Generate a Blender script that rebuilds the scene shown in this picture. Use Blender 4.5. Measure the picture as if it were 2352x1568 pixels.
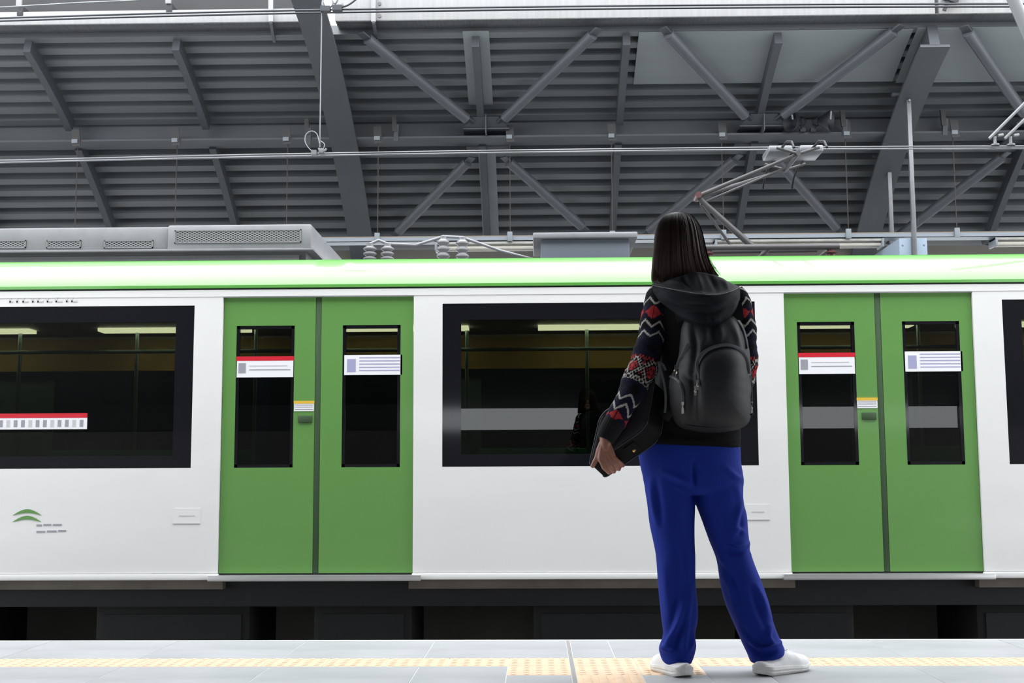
import bpy, bmesh, math, random
import numpy as np
from mathutils import Vector, Matrix

for _o in list(bpy.data.objects):
    bpy.data.objects.remove(_o, do_unlink=True)
SC = bpy.context.scene
COL = SC.collection
rng = random.Random(7)

# ------------------------------------------------------------------ camera
# world: X along the track (right), Y away from the camera, Z up; near platform surface z = 0
F, PITCH, YAW, ROLL, CAMH = 2850.0, 0.1126, 0.0212, -0.0043, 0.649
_f = np.array([-math.sin(YAW)*math.cos(PITCH), math.cos(YAW)*math.cos(PITCH), math.sin(PITCH)])
_r = np.array([math.cos(YAW), math.sin(YAW), 0.0])
_u = np.cross(_r, _f)
CA = math.cos(ROLL)*_r + math.sin(ROLL)*_u
CB = -math.sin(ROLL)*_r + math.cos(ROLL)*_u
CC = _f
cam = bpy.data.cameras.new('camera')
cam.sensor_width = 36.0
cam.lens = 36.0*F/2352.0
cam.clip_start, cam.clip_end = 0.05, 400
cam_o = bpy.data.objects.new('camera', cam)
COL.objects.link(cam_o)
M = Matrix.Identity(4)
for i in range(3):
    M[i][0], M[i][1], M[i][2] = CA[i], CB[i], -CC[i]
M[2][3] = CAMH
cam_o.matrix_world = M
SC.camera = cam_o

def at(x, y, Y):
    "real point at depth Y that the survey pixel (x, y) of the photograph belongs to"
    d = CC + CA*(x-1176)/F + CB*(784-y)/F
    t = Y/d[1]
    return np.array([d[0]*t, Y, CAMH+d[2]*t])
def topx(V):
    q = np.asarray(V, float) - np.array([0, 0, CAMH])
    w = q@CC
    return 1176+F*(q@CA)/w, 784-F*(q@CB)/w

# ------------------------------------------------------------------ sky and exposure
wd = bpy.data.worlds.new('overcast_sky'); SC.world = wd; wd.use_nodes = True
nt = wd.node_tree; nt.nodes.clear()
out = nt.nodes.new('ShaderNodeOutputWorld'); bg = nt.nodes.new('ShaderNodeBackground')
tc = nt.nodes.new('ShaderNodeTexCoord'); sx = nt.nodes.new('ShaderNodeSeparateXYZ')
mr = nt.nodes.new('ShaderNodeMapRange'); mr.inputs[1].default_value = 0; mr.inputs[2].default_value = 1
mr.inputs[3].default_value = 0.55; mr.inputs[4].default_value = 1.0
cr = nt.nodes.new('ShaderNodeMixRGB'); cr.blend_type = 'MULTIPLY'; cr.inputs[0].default_value = 1
cr.inputs[1].default_value = (0.93, 0.965, 1.0, 1)
nt.links.new(tc.outputs['Generated'], sx.inputs[0]); nt.links.new(sx.outputs['Z'], mr.inputs[0])
nt.links.new(mr.outputs[0], cr.inputs[2]); nt.links.new(cr.outputs[0], bg.inputs[0])
nt.links.new(bg.outputs[0], out.inputs[0])
bg.inputs[1].default_value = 5.8
SC.view_settings.view_transform = 'Standard'
SC.view_settings.look = 'None'
SC.view_settings.gamma = 1.0
SC.view_settings.exposure = 0.0
SC.view_settings.use_curve_mapping = False

# ------------------------------------------------------------------ materials
MATS = {}
def mat(name, col, rough=0.5, metal=0.0, var=0.0, vscale=6.0, bump=0.0, bscale=40.0, coat=0.0,
        emit=None, sheen=0.0, stretch=None, attr=None, col2=None, spec=0.5):
    if name in MATS: return MATS[name]
    m = bpy.data.materials.new(name); m.use_nodes = True
    n = m.node_tree; p = n.nodes['Principled BSDF']
    p.inputs['Base Color'].default_value = (*col, 1)
    p.inputs['Roughness'].default_value = rough
    p.inputs['Metallic'].default_value = metal
    p.inputs['Specular IOR Level'].default_value = spec
    p.inputs['Coat Weight'].default_value = coat
    p.inputs['Coat Roughness'].default_value = 0.08
    if sheen:
        p.inputs['Sheen Weight'].default_value = sheen
        p.inputs['Sheen Roughness'].default_value = 0.5
    tcn = n.nodes.new('ShaderNodeTexCoord'); mp = n.nodes.new('ShaderNodeMapping')
    n.links.new(tcn.outputs['Object'], mp.inputs[0])
    if stretch: mp.inputs['Scale'].default_value = stretch
    src = None
    if attr:
        at_ = n.nodes.new('ShaderNodeAttribute'); at_.attribute_name = attr; src = at_.outputs['Color']
    if var:
        nz = n.nodes.new('ShaderNodeTexNoise'); nz.inputs['Scale'].default_value = vscale
        nz.inputs['Detail'].default_value = 5; nz.inputs['Roughness'].default_value = 0.65
        n.links.new(mp.outputs[0], nz.inputs['Vector'])
        rp = n.nodes.new('ShaderNodeValToRGB')
        c2 = col2 if col2 else tuple(c*(1-var) for c in col)
        rp.color_ramp.elements[0].position = 0.3; rp.color_ramp.elements[1].position = 0.7
        rp.color_ramp.elements[0].color = (*c2, 1)
        rp.color_ramp.elements[1].color = (*[min(1, c*(1+var*0.5)) for c in col], 1)
        n.links.new(nz.outputs['Fac'], rp.inputs[0])
        if src is None: src = rp.outputs[0]
        else:
            rp.color_ramp.elements[0].color = (1-var,)*3+(1,); rp.color_ramp.elements[1].color = (1,)*4
            mx = n.nodes.new('ShaderNodeMixRGB'); mx.blend_type = 'MULTIPLY'; mx.inputs[0].default_value = 1
            n.links.new(src, mx.inputs[1]); n.links.new(rp.outputs[0], mx.inputs[2]); src = mx.outputs[0]
    if src is not None: n.links.new(src, p.inputs['Base Color'])
    if bump:
        nb = n.nodes.new('ShaderNodeTexNoise'); nb.inputs['Scale'].default_value = bscale; nb.inputs['Detail'].default_value = 3
        n.links.new(mp.outputs[0], nb.inputs['Vector'])
        b = n.nodes.new('ShaderNodeBump'); b.inputs['Strength'].default_value = bump; b.inputs['Distance'].default_value = 0.01
        n.links.new(nb.outputs['Fac'], b.inputs['Height']); n.links.new(b.outputs[0], p.inputs['Normal'])
    if emit:
        p.inputs['Emission Color'].default_value = (*emit[0], 1); p.inputs['Emission Strength'].default_value = emit[1]
    MATS[name] = m
    return m
def glass_mat(name, tint, ior=1.5, rough=0.0):
    m = bpy.data.materials.new(name); m.use_nodes = True; n = m.node_tree; n.nodes.clear()
    o = n.nodes.new('ShaderNodeOutputMaterial'); mx = n.nodes.new('ShaderNodeMixShader')
    tr = n.nodes.new('ShaderNodeBsdfTransparent'); tr.inputs[0].default_value = (*tint, 1)
    gl = n.nodes.new('ShaderNodeBsdfGlossy'); gl.inputs['Roughness'].default_value = rough
    fr = n.nodes.new('ShaderNodeFresnel'); fr.inputs[0].default_value = ior
    n.links.new(fr.outputs[0], mx.inputs[0]); n.links.new(tr.outputs[0], mx.inputs[1]); n.links.new(gl.outputs[0], mx.inputs[2])
    n.links.new(mx.outputs[0], o.inputs[0])
    MATS[name] = m
    return m
def mesh_grille_mat(name, a, b, scale):
    "expanded metal: open diamonds in a light grey sheet"
    m = mat(name, a, 0.5, 0.3)
    n = m.node_tree; p = n.nodes['Principled BSDF']
    tcn = n.nodes.new('ShaderNodeTexCoord'); s = n.nodes.new('ShaderNodeSeparateXYZ')
    n.links.new(tcn.outputs['Object'], s.inputs[0])
    def mth(op, x, y=None):
        q = n.nodes.new('ShaderNodeMath'); q.operation = op
        for i, v in enumerate((x, y)):
            if v is None: continue
            if isinstance(v, (int, float)): q.inputs[i].default_value = v
            else: n.links.new(v, q.inputs[i])
        return q.outputs[0]
    u = mth('MULTIPLY', s.outputs['X'], scale*0.5); v = mth('MULTIPLY', s.outputs['Z'], scale)
    d1 = mth('ABSOLUTE', mth('SUBTRACT', mth('FRACT', mth('ADD', u, v)), 0.5))
    d2 = mth('ABSOLUTE', mth('SUBTRACT', mth('FRACT', mth('SUBTRACT', u, v)), 0.5))
    k = mth('LESS_THAN', mth('MINIMUM', d1, d2), 0.13)
    mx = n.nodes.new('ShaderNodeMixRGB'); n.links.new(k, mx.inputs[0])
    mx.inputs[1].default_value = (*b, 1); mx.inputs[2].default_value = (*a, 1)
    n.links.new(mx.outputs[0], p.inputs['Base Color'])
    return m

white_paint = mat('train_white_paint', (0.80, 0.79, 0.775), 0.34, coat=0.25, var=0.045, vscale=1.6, stretch=(0.35, 1, 1))
lip_white = mat('train_white_moulding', (0.84, 0.84, 0.82), 0.3, coat=0.3)
green_paint = mat('train_green_paint', (0.115, 0.285, 0.065), 0.4, coat=0.3, var=0.05, vscale=1.5)
green_roof = mat('train_green_roof', (0.13, 0.46, 0.075), 0.33, coat=0.6)
roof_top = mat('train_roof_top', (0.10, 0.10, 0.10), 0.6, var=0.2, vscale=3)
rubber = mat('black_rubber', (0.012, 0.012, 0.013), 0.6)
seam_rubber = mat('door_seam_rubber', (0.035, 0.075, 0.028), 0.6)
frit = mat('black_window_border', (0.008, 0.008, 0.011), 0.06)
glass = glass_mat('tinted_window_glass', (0.20, 0.235, 0.225), 1.6)
steel = mat('brushed_steel', (0.62, 0.62, 0.62), 0.35, 0.8, var=0.08, vscale=8, stretch=(0.2, 1, 4))
sole_grey = mat('solebar_grey', (0.16, 0.135, 0.11), 0.6, var=0.25, vscale=3)
under_black = mat('underframe_black', (0.009, 0.0095, 0.012), 0.6, var=0.3, vscale=5)
under_dark = mat('running_gear_black', (0.010, 0.010, 0.010), 0.7)
ac_grey = mat('roof_unit_grey', (0.27, 0.27, 0.285), 0.45, 0.2, var=0.15, vscale=4)
ac_dark = mat('roof_unit_dark', (0.13, 0.13, 0.13), 0.6)
box_blue = mat('roof_box_blue_grey', (0.13, 0.15, 0.18), 0.5)
ceramic = mat('insulator_ceramic', (0.26, 0.26, 0.27), 0.25)
red_ins = mat('insulator_red', (0.10, 0.04, 0.04), 0.4)
panto_grey = mat('pantograph_tube', (0.085, 0.08, 0.083), 0.45, 0.3)
carbon = mat('collector_shoe', (0.24, 0.245, 0.26), 0.4, 0.4)
grille = mesh_grille_mat('expanded_metal', (0.36, 0.36, 0.37), (0.03, 0.03, 0.03), 55.0)
card = mat('sticker_white', (0.86, 0.86, 0.88), 0.4)
red_ink = mat('sticker_red', (0.62, 0.012, 0.03), 0.4)
yellow_ink = mat('sticker_yellow', (0.75, 0.47, 0.05), 0.4)
grey_ink = mat('sticker_grey_ink', (0.32, 0.32, 0.36), 0.5)
blue_ink = mat('sticker_blue_ink', (0.36, 0.36, 0.55), 0.5)
pale_ink = mat('sticker_pale_ink', (0.55, 0.55, 0.55), 0.5)
inner_wall = mat('saloon_wall', (0.10, 0.16, 0.15), 0.5)
inner_yellow = mat('saloon_yellow_panel', (0.55, 0.36, 0.08), 0.5)
inner_ceil = mat('saloon_ceiling', (0.30, 0.31, 0.29), 0.5)
inner_floor = mat('saloon_floor', (0.05, 0.06, 0.07), 0.5)
seat_green = mat('saloon_seat_green', (0.04, 0.20, 0.13), 0.4)
seat_blue = mat('saloon_partition_blue', (0.02, 0.07, 0.20), 0.4)
pole_steel = mat('saloon_pole', (0.45, 0.60, 0.56), 0.3, 0.6)
saloon_lamp = mat('saloon_lamp', (0.9, 0.8, 0.6), 0.5, emit=((1.0, 0.80, 0.5), 14.0))

tile_grey = mat('platform_tile_grey', (0.385, 0.392, 0.405), 0.42, var=0.16, vscale=3.0, bump=0.05, bscale=30, stretch=(0.6, 1.6, 1))
grout = mat('platform_grout', (0.55, 0.55, 0.55), 0.8)
joint_fill = mat('movement_joint_filler', (0.26, 0.25, 0.235), 0.8)
edge_white = mat('platform_edge_concrete', (0.60, 0.60, 0.58), 0.7, var=0.15, vscale=9)
tactile = mat('tactile_tile_yellow', (0.74, 0.52, 0.34), 0.55, var=0.10, vscale=12)
ballast = mat('track_bed_concrete', (0.045, 0.042, 0.038), 0.9, var=0.4, vscale=4)
concrete = mat('concrete', (0.13, 0.125, 0.115), 0.8, var=0.2, vscale=2)
deck_paint = mat('roof_deck_grey', (0.165, 0.176, 0.184), 0.42, 0.2, var=0.25, vscale=1.2, stretch=(0.25, 2.5, 2.5))
beam_paint = mat('roof_steel_grey', (0.062, 0.068, 0.078), 0.5, 0.0, var=0.12, vscale=2)
tube_paint = mat('roof_tube_grey', (0.085, 0.092, 0.105), 0.45, 0.0, var=0.12, vscale=3)
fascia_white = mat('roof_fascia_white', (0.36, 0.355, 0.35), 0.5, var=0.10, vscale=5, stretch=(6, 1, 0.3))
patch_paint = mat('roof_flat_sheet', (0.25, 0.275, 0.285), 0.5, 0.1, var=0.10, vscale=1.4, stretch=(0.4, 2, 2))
gutter_shade = mat('gutter_shade_streaked', (0.085, 0.088, 0.094), 0.6, var=0.35, vscale=7, stretch=(7, 0.7, 1))  # shade below the gutter put into the base colour; streaks are surface marks
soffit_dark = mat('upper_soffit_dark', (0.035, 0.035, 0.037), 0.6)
galv = mat('galvanised_steel', (0.22, 0.225, 0.235), 0.4, 0.55, var=0.15, vscale=10)
tray_paint = mat('cable_tray_grey', (0.27, 0.30, 0.34), 0.5, 0.2)
tray_tan = mat('cable_tray_rusty_edge', (0.30, 0.25, 0.20), 0.7)
clip_pale = mat('hanger_clip_pale', (0.24, 0.265, 0.29), 0.5)
clip_dark = mat('hanger_strap_dark', (0.05, 0.05, 0.05), 0.6)
rod_brown = mat('hanger_rod_rust', (0.06, 0.045, 0.04), 0.7)
lamp_shell = mat('lamp_housing', (0.45, 0.44, 0.41), 0.4, 0.3, var=0.2, vscale=6)
lamp_tube = mat('lamp_tube_unlit', (0.70, 0.66, 0.58), 0.3)
sign_blue = mat('sign_end_plate', (0.27, 0.34, 0.42), 0.45)
horn_black = mat('loudspeaker_black', (0.012, 0.013, 0.02), 0.5)
wire_dark = mat('messenger_wire', (0.05, 0.055, 0.065), 0.45, 0.4)
wire_light = mat('contact_wire', (0.20, 0.20, 0.21), 0.3, 0.7)
beige = mat('eave_beam_beige', (0.10, 0.092, 0.08), 0.7)

# ------------------------------------------------------------------ mesh helpers
def norm(v): v = np.asarray(v, float); return v/(np.linalg.norm(v)+1e-12)
class MB:
    def __init__(s): s.v = []; s.f = []; s.m = []; s.mats = []
    def mi(s, m):
        if m not in s.mats: s.mats.append(m)
        return s.mats.index(m)
    def add(s, verts, faces, m):
        o = len(s.v); k = s.mi(m)
        s.v.extend([tuple(map(float, q)) for q in verts])
        for f in faces: s.f.append(tuple(i+o for i in f)); s.m.append(k)
        return s
    def box(s, a, b, m, bevel=0.0):
        x0, y0, z0 = [min(p, q) for p, q in zip(a, b)]; x1, y1, z1 = [max(p, q) for p, q in zip(a, b)]
        if bevel > 0:
            c = bevel; V = []; idx = {}
            bm = bmesh.new(); bmesh.ops.create_cube(bm, size=1)
            for v in bm.verts: v.co = Vector(((x0+x1)/2+v.co.x*(x1-x0), (y0+y1)/2+v.co.y*(y1-y0), (z0+z1)/2+v.co.z*(z1-z0)))
            bmesh.ops.bevel(bm, geom=bm.edges[:], offset=c, segments=2, affect='EDGES', profile=0.5)
            bm.verts.index_update()
            s.add([v.co for v in bm.verts], [[v.index for v in f.verts] for f in bm.faces], m); bm.free()
            return s
        V = [(x0,y0,z0),(x1,y0,z0),(x1,y1,z0),(x0,y1,z0),(x0,y0,z1),(x1,y0,z1),(x1,y1,z1),(x0,y1,z1)]
        return s.add(V, [(0,3,2,1),(4,5,6,7),(0,1,5,4),(1,2,6,5),(2,3,7,6),(3,0,4,7)], m)
    def obox(s, c, ax, ay, az, h, m):
        "oriented box: centre c, unit axes, half sizes h"
        c = np.asarray(c, float); ax, ay, az = norm(ax), norm(ay), norm(az)
        V = [c+ax*h[0]*i+ay*h[1]*j+az*h[2]*k for k in (-1,1) for j in (-1,1) for i in (-1,1)]
        return s.add(V, [(0,2,3,1),(4,5,7,6),(0,1,5,4),(2,6,7,3),(0,4,6,2),(1,3,7,5)], m)
    def bar(s, p, q, w, h, m, up=(0,0,1)):
        p, q = np.asarray(p, float), np.asarray(q, float); d = norm(q-p)
        a = norm(np.cross(d, up)); b = np.cross(a, d)
        return s.obox((p+q)/2, d, a, b, (np.linalg.norm(q-p)/2, w/2, h/2), m)
    def tube(s, pts, r, m, n=8, caps=True):
        P = [np.asarray(p, float) for p in pts]; R = r if hasattr(r, '__len__') else [r]*len(P)
        V = []; up = None
        for i, p in enumerate(P):
            d = norm(P[min(i+1, len(P)-1)]-P[max(i-1, 0)])
            if up is None:
                up = np.array([0, 0, 1.]) if abs(d[2]) < 0.9 else np.array([1., 0, 0])
            a = norm(np.cross(up, d)); b = norm(np.cross(d, a)); up = b
            for k in range(n):
                t = 2*math.pi*k/n; V.append(p+R[i]*(math.cos(t)*a+math.sin(t)*b))
        Fc = [(i*n+k, i*n+(k+1) % n, (i+1)*n+(k+1) % n, (i+1)*n+k) for i in range(len(P)-1) for k in range(n)]
        if caps: Fc += [tuple(range(n))[::-1], tuple(range((len(P)-1)*n, len(P)*n))]
        return s.add(V, Fc, m)
    def lathe(s, o, axis, prof, m, n=16):
        "prof: (distance along axis, radius)"
        o = np.asarray(o, float); d = norm(axis); t = np.array([0,0,1.]) if abs(d[2]) < 0.9 else np.array([1.,0,0])
        a = norm(np.cross(t, d)); b = np.cross(d, a); V = []
        for h, r in prof:
            for k in range(n):
                w = 2*math.pi*k/n; V.append(o+d*h+r*(math.cos(w)*a+math.sin(w)*b))
        Fc = [(i*n+k, i*n+(k+1) % n, (i+1)*n+(k+1) % n, (i+1)*n+k) for i in range(len(prof)-1) for k in range(n)]
        Fc += [tuple(range(n))[::-1], tuple(range((len(prof)-1)*n, len(prof)*n))]
        return s.add(V, Fc, m)
    def grid(s, G, m, closeu=False, closev=False, caps=False):
        "G[i][j] grid of points"
        G = np.asarray(G, float); nu, nv = G.shape[:2]
        Fc = []
        for i in range(nu if closeu else nu-1):
            for j in range(nv if closev else nv-1):
                a, b = i*nv+j, i*nv+(j+1) % nv; c, d = ((i+1) % nu)*nv+(j+1) % nv, ((i+1) % nu)*nv+j
                Fc.append((a, b, c, d))
        if caps: Fc += [tuple(range(nv))[::-1], tuple(range((nu-1)*nv, nu*nv))]
        return s.add(G.reshape(-1, 3), Fc, m)
    def extr(s, prof, x0, x1, m, caps=True):
        "prof: closed list of (y, z), extruded along x"
        n = len(prof); V = [(x0, y, z) for y, z in prof]+[(x1, y, z) for y, z in prof]
        Fc = [(k, (k+1) % n, n+(k+1) % n, n+k) for k in range(n)]
        if caps: Fc += [tuple(range(n))[::-1], tuple(range(n, 2*n))]
        return s.add(V, Fc, m)
    def mesh(s, name, smooth=None, origin=None):
        me = bpy.data.meshes.new(name)
        V = np.array(s.v, float)
        if origin is not None: V = V-np.asarray(origin)
        me.from_pydata(V.tolist(), [], s.f)
        for m in s.mats: me.materials.append(m)
        me.polygons.foreach_set('material_index', s.m)
        bm = bmesh.new(); bm.from_mesh(me); bmesh.ops.recalc_face_normals(bm, faces=bm.faces[:]); bm.to_mesh(me); bm.free()
        if smooth is not None:
            me.polygons.foreach_set('use_smooth', [True]*len(me.polygons))
            me.set_sharp_from_angle(angle=math.radians(smooth))
        me.update()
        return me
    def build(s, name, parent=None, smooth=None):
        "object origin at the piece's own base"
        V = np.array(s.v); lo, hi = V.min(0), V.max(0)
        o = np.array([(lo[0]+hi[0])/2, (lo[1]+hi[1])/2, lo[2]])
        ob = bpy.data.objects.new(name, s.mesh(name, smooth, o)); COL.objects.link(ob)
        ob.location = o
        if parent is not None: put(ob, parent)
        return ob
ORG = {}
def put(ob, parent):
    "parent, keeping the world position (parents are never rotated or scaled)"
    ob.parent = parent
    w = Vector((0, 0, 0)); p = parent
    while p is not None: w = w+p.location; p = p.parent
    ob.location = ob.location-w
def tag(o, label=None, cat=None, group=None, kind=None):
    for k, v in (('label', label), ('category', cat), ('group', group), ('kind', kind)):
        if v: o[k] = v
    return o
def thing(name, loc, label, cat, group=None, kind=None):
    o = bpy.data.objects.new(name, None); COL.objects.link(o); o.location = Vector([float(c) for c in loc]); o.empty_display_size = 0.1
    return tag(o, label, cat, group, kind)
def share(ob, me_ob, loc, parent, rot=0.0):
    "a copy of a piece sharing its mesh"
    c = me_ob.copy(); COL.objects.link(c); c.parent = None; c.location = Vector([float(q) for q in loc]); c.rotation_euler = (0, 0, rot)
    if parent is not None: put(c, parent)
    return c
def interp(xs, ys, t): return np.interp(t, xs, ys)
def crom(P, n):
    "Catmull-Rom resampling of points to n samples"
    P = np.asarray(P, float); k = len(P); Q = np.vstack([2*P[0]-P[1], P, 2*P[-1]-P[-2]]); o = []
    for t in np.linspace(0, k-1-1e-9, n):
        i = int(t); u = t-i; a, b, c, d = Q[i], Q[i+1], Q[i+2], Q[i+3]
        o.append(0.5*((2*b)+(-a+c)*u+(2*a-5*b+4*c-d)*u*u+(-a+3*b-3*c+d)*u**3))
    return np.array(o)
# ================================================================== the setting
def atz(x, y, Z=0.0):
    d = CC + CA*(x-1176)/F + CB*(784-y)/F
    t = (Z-CAMH)/d[2]
    return np.array([d[0]*t, d[1]*t, Z])
# ---- near platform: slab, edge strip, grey tiles, yellow tactile tiles
XL, XR = -6.0, 6.0
Y_EDGE, Y_ST1, Y_ST0 = 5.237, 4.701, 4.497
XJ = float(atz(1313, 1520)[0]); GAP = 0.016
TW, TD = 0.2205, 0.204
XT0 = XJ-GAP/2-TW            # left edge of the first double-row tactile tile
floor = MB()
floor.box((XL, -4.0, -1.15), (XR, Y_EDGE-0.02, -0.0016), grout)
floor_o = tag(floor.build('floor'), 'grey tiled station platform in the foreground with a pale yellow tactile strip', 'platform', kind='structure')
MB().box((XL, Y_EDGE-0.022, -0.12), (XR, Y_EDGE, 0.001), edge_white, bevel=0.004).build('platform_edge_strip', floor_o, 40)
MB().box((XJ-GAP/2+0.001, 1.4, -0.010), (XJ+GAP/2-0.001, Y_EDGE-0.023, -0.0008), joint_fill).build('movement_joint', floor_o)
TS = 0.531; JG = 0.004
_tile_cache = {}
def floor_tile(x0, x1, y0, y1):
    w, d = round(x1-x0-JG, 3), round(y1-y0-JG, 3)
    if w < 0.02 or d < 0.02: return
    if (w, d) not in _tile_cache:
        o = MB().box((-w/2, -d/2, -0.012), (w/2, d/2, 0.0), tile_grey, bevel=0.0012).build('floor_tile', None, 40)
        _tile_cache[(w, d)] = o
    else:
        s_ = _tile_cache[(w, d)]; o = s_.copy(); COL.objects.link(o); o.parent = None
    o.location = Vector(((x0+x1)/2, (y0+y1)/2, -0.012)); put(o, floor_o)
def tile_row(y0, y1, pl, pr, xa, xb):
    "one course from xa to xb, joint phases left and right of the movement joint"
    for side in (0, 1):
        a, b = (xa, min(xb, XJ-GAP/2)) if side == 0 else (max(xa, XJ+GAP/2), xb)
        if b-a < 0.02: continue
        ph = pl if side == 0 else pr
        k = math.floor((a-ph)/TS); xs = [a]
        while True:
            k += 1; x = ph+k*TS
            if x >= b-0.015: break
            if x > a+0.015: xs.append(x)
        xs.append(b)
        for p, q in zip(xs[:-1], xs[1:]): floor_tile(p, q, y0, y1)
phl, phr = atz(686, 1484)[0], atz(1990, 1468)[0]
nl, nr = atz(566, 1568)[0], atz(2170, 1568)[0]
tile_row(Y_ST1+0.001, Y_EDGE-0.022, phl, phr, -4.7, 5.0)
XB0, XB1 = XT0, XT0+3*TW+GAP                     # the double row of yellow tiles
Y_ST00 = Y_ST0-TD
XG0, XG1 = XJ+GAP/2, XJ+GAP/2+TW                 # guiding path towards the camera
y = Y_ST0
for r_ in range(6):
    y0 = y-TS
    if r_ == 0:
        tile_row(y0, y, nl, nr, -4.7, XB0); tile_row(y0, y, nl, nr, XB1, 5.0)
        tile_row(y0, Y_ST00, nl, nr, XB0, XG0); tile_row(y0, Y_ST00, nl, nr, XG1, XB1)
    else: tile_row(y0, y, nl, nr, -4.7, XG0); tile_row(y0, y, nl, nr, XG1, 5.0)
    y = y0
def tactile_mesh(kind):
    b = MB(); w, d = TW-0.003, TD-0.002
    b.box((-w/2, -d/2, -0.012), (w/2, d/2, 0.0), tactile, bevel=0.0012)
    if kind == 'dome':
        for i in range(5):
            for j in range(5):
                b.lathe(((i-2)*w/5, (j-2)*d/5, -0.0005), (0, 0, 1), [(0, 0.0125), (0.0025, 0.0105), (0.0032, 0.008)], tactile, 8)
    else:
        for i in range(4):
            c = (i-1.5)*w/4.2
            b.box((c-0.014, -d/2+0.01, -0.001), (c+0.014, d/2-0.01, 0.0045), tactile, bevel=0.002)
    return b.build('tactile_tile', None, 40)
td, tb = tactile_mesh('dome'), tactile_mesh('bar')
_first = {'dome': True, 'bar': True}
def place_tactile(kind, x, y):
    s_ = td if kind == 'dome' else tb
    if _first[kind]: o = s_; _first[kind] = False
    else: o = s_.copy(); COL.objects.link(o); o.parent = None
    o.location = Vector((x, y, -0.012)); put(o, floor_o)
for i in range(-20, 20):
    x = XT0+(i+0.5)*TW+(GAP if i >= 1 else 0)
    place_tactile('dome', x, (Y_ST0+Y_ST1)/2)
    if 0 <= i <= 2: place_tactile('dome', x, Y_ST0-TD/2)
for j in range(6): place_tactile('bar', (XG0+XG1)/2, Y_ST00-TD*(j+0.5))
# ---- tracks and the far platform
tb_ = MB().box((-14, Y_EDGE-0.3, -1.35), (14, 11.55, -1.10), ballast)
track = tag(tb_.build('track_bed'), 'dark concrete track bed between the two platforms under the train', 'track bed', kind='structure')
for yy in (6.05, 7.5, 9.25, 10.7):
    MB().box((-14, yy-0.035, -1.10), (14, yy+0.035, -0.95), sole_grey, bevel=0.01).build('rail', track, 40)
fp = MB().box((-14, 11.45, -1.15), (14, 15.6, -0.02), concrete)
fp.box((-14, 11.45, -0.02), (14, 15.3, 0.0), tile_grey)
tag(fp.build('far_platform'), 'opposite station platform hidden behind the passing train', 'platform', kind='structure')
wf = MB().box((-14, 15.30, 0), (14, 15.45, 2.2), concrete)
for x in np.arange(-12, 13, 3.04): wf.box((x-0.06, 15.31, 1.55), (x+0.06, 15.44, 3.3), beam_paint)
tag(wf.build('wall_far'), 'low parapet wall along the back of the opposite platform', 'wall', kind='structure')

# ---- far canopy: ribbed steel deck on curved rafters
def prof(Y): t = Y-11.8; return 5.08-0.2695*t-0.0779*t*t
def slope(Y): return -0.2695-0.1558*(Y-11.8)
def on_roof(Y, off):
    "point on the canopy section, off metres along the upward normal"
    s_ = slope(Y); n = np.array([-s_, 1.0])/math.hypot(s_, 1)
    return Y+n[0]*off, prof(Y)+n[1]*off
canopy = thing('canopy_roof', (0.9, 13.4, 3.3), 'dark grey ribbed steel canopy roof sloping down over the opposite platform', 'roof', kind='structure')
PER = 0.186; yy = 11.98; sect = []
while yy < 15.0:
    c = 1/math.sqrt(1+slope(yy)**2)
    d = lambda a: yy+a*PER*c
    sect += [(d(0), 0.10), (d(0.46), 0.10), (d(0.52), 0.19), (d(0.94), 0.19)]
    yy += PER*c
pts = [on_roof(*p) for p in sect]
deck = MB(); up_ = [on_roof(Y_, 0.21) for Y_, _ in sect]
deck.extr(pts+up_[::-1], -13, 13, deck_paint, caps=True)
deck.build('ribbed_deck', canopy)
def along(X, Ya, Yb, off, w, h, m, n=14):
    "member running down the slope: box section w wide, from off to off-h below the section line"
    b = MB(); Ys = np.linspace(Ya, Yb, n); rows = []
    for Y_ in Ys:
        t0, t1 = on_roof(Y_, off), on_roof(Y_, off-h)
        rows.append([(X-w/2, *t0), (X+w/2, *t0), (X+w/2, *t1), (X-w/2, *t1)])
    return b.grid(rows, m, closev=True, caps=True)
RX = (-2.12, 3.93)
BAY = RX[1]-RX[0]
for X in (RX[0]-BAY, RX[0], RX[1], RX[1]+BAY):
    b = along(X, 10.9 if X == RX[0] else 11.95, 14.95, 0.10, 0.10, 0.235, beam_paint, 18)
    b2 = along(X, 10.9 if X == RX[0] else 11.95, 14.95, -0.13, 0.29, 0.03, beam_paint, 18)
    b.add(b2.v, b2.f, beam_paint)
    # top end passes in front of the gutter and is boxed in
    b.build('rafter', canopy, 40)
PX = [RX[0]+BAY/4*k for k in range(-7, 12) if k % 4]
for X in PX:
    along(X, 12.02, 13.22, 0.10, 0.075, 0.14, beam_paint, 8).build('purlin', canopy, 40)
    along(X, 13.50, 14.95, 0.10, 0.075, 0.14, beam_paint, 8).build('purlin', canopy, 40)
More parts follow.
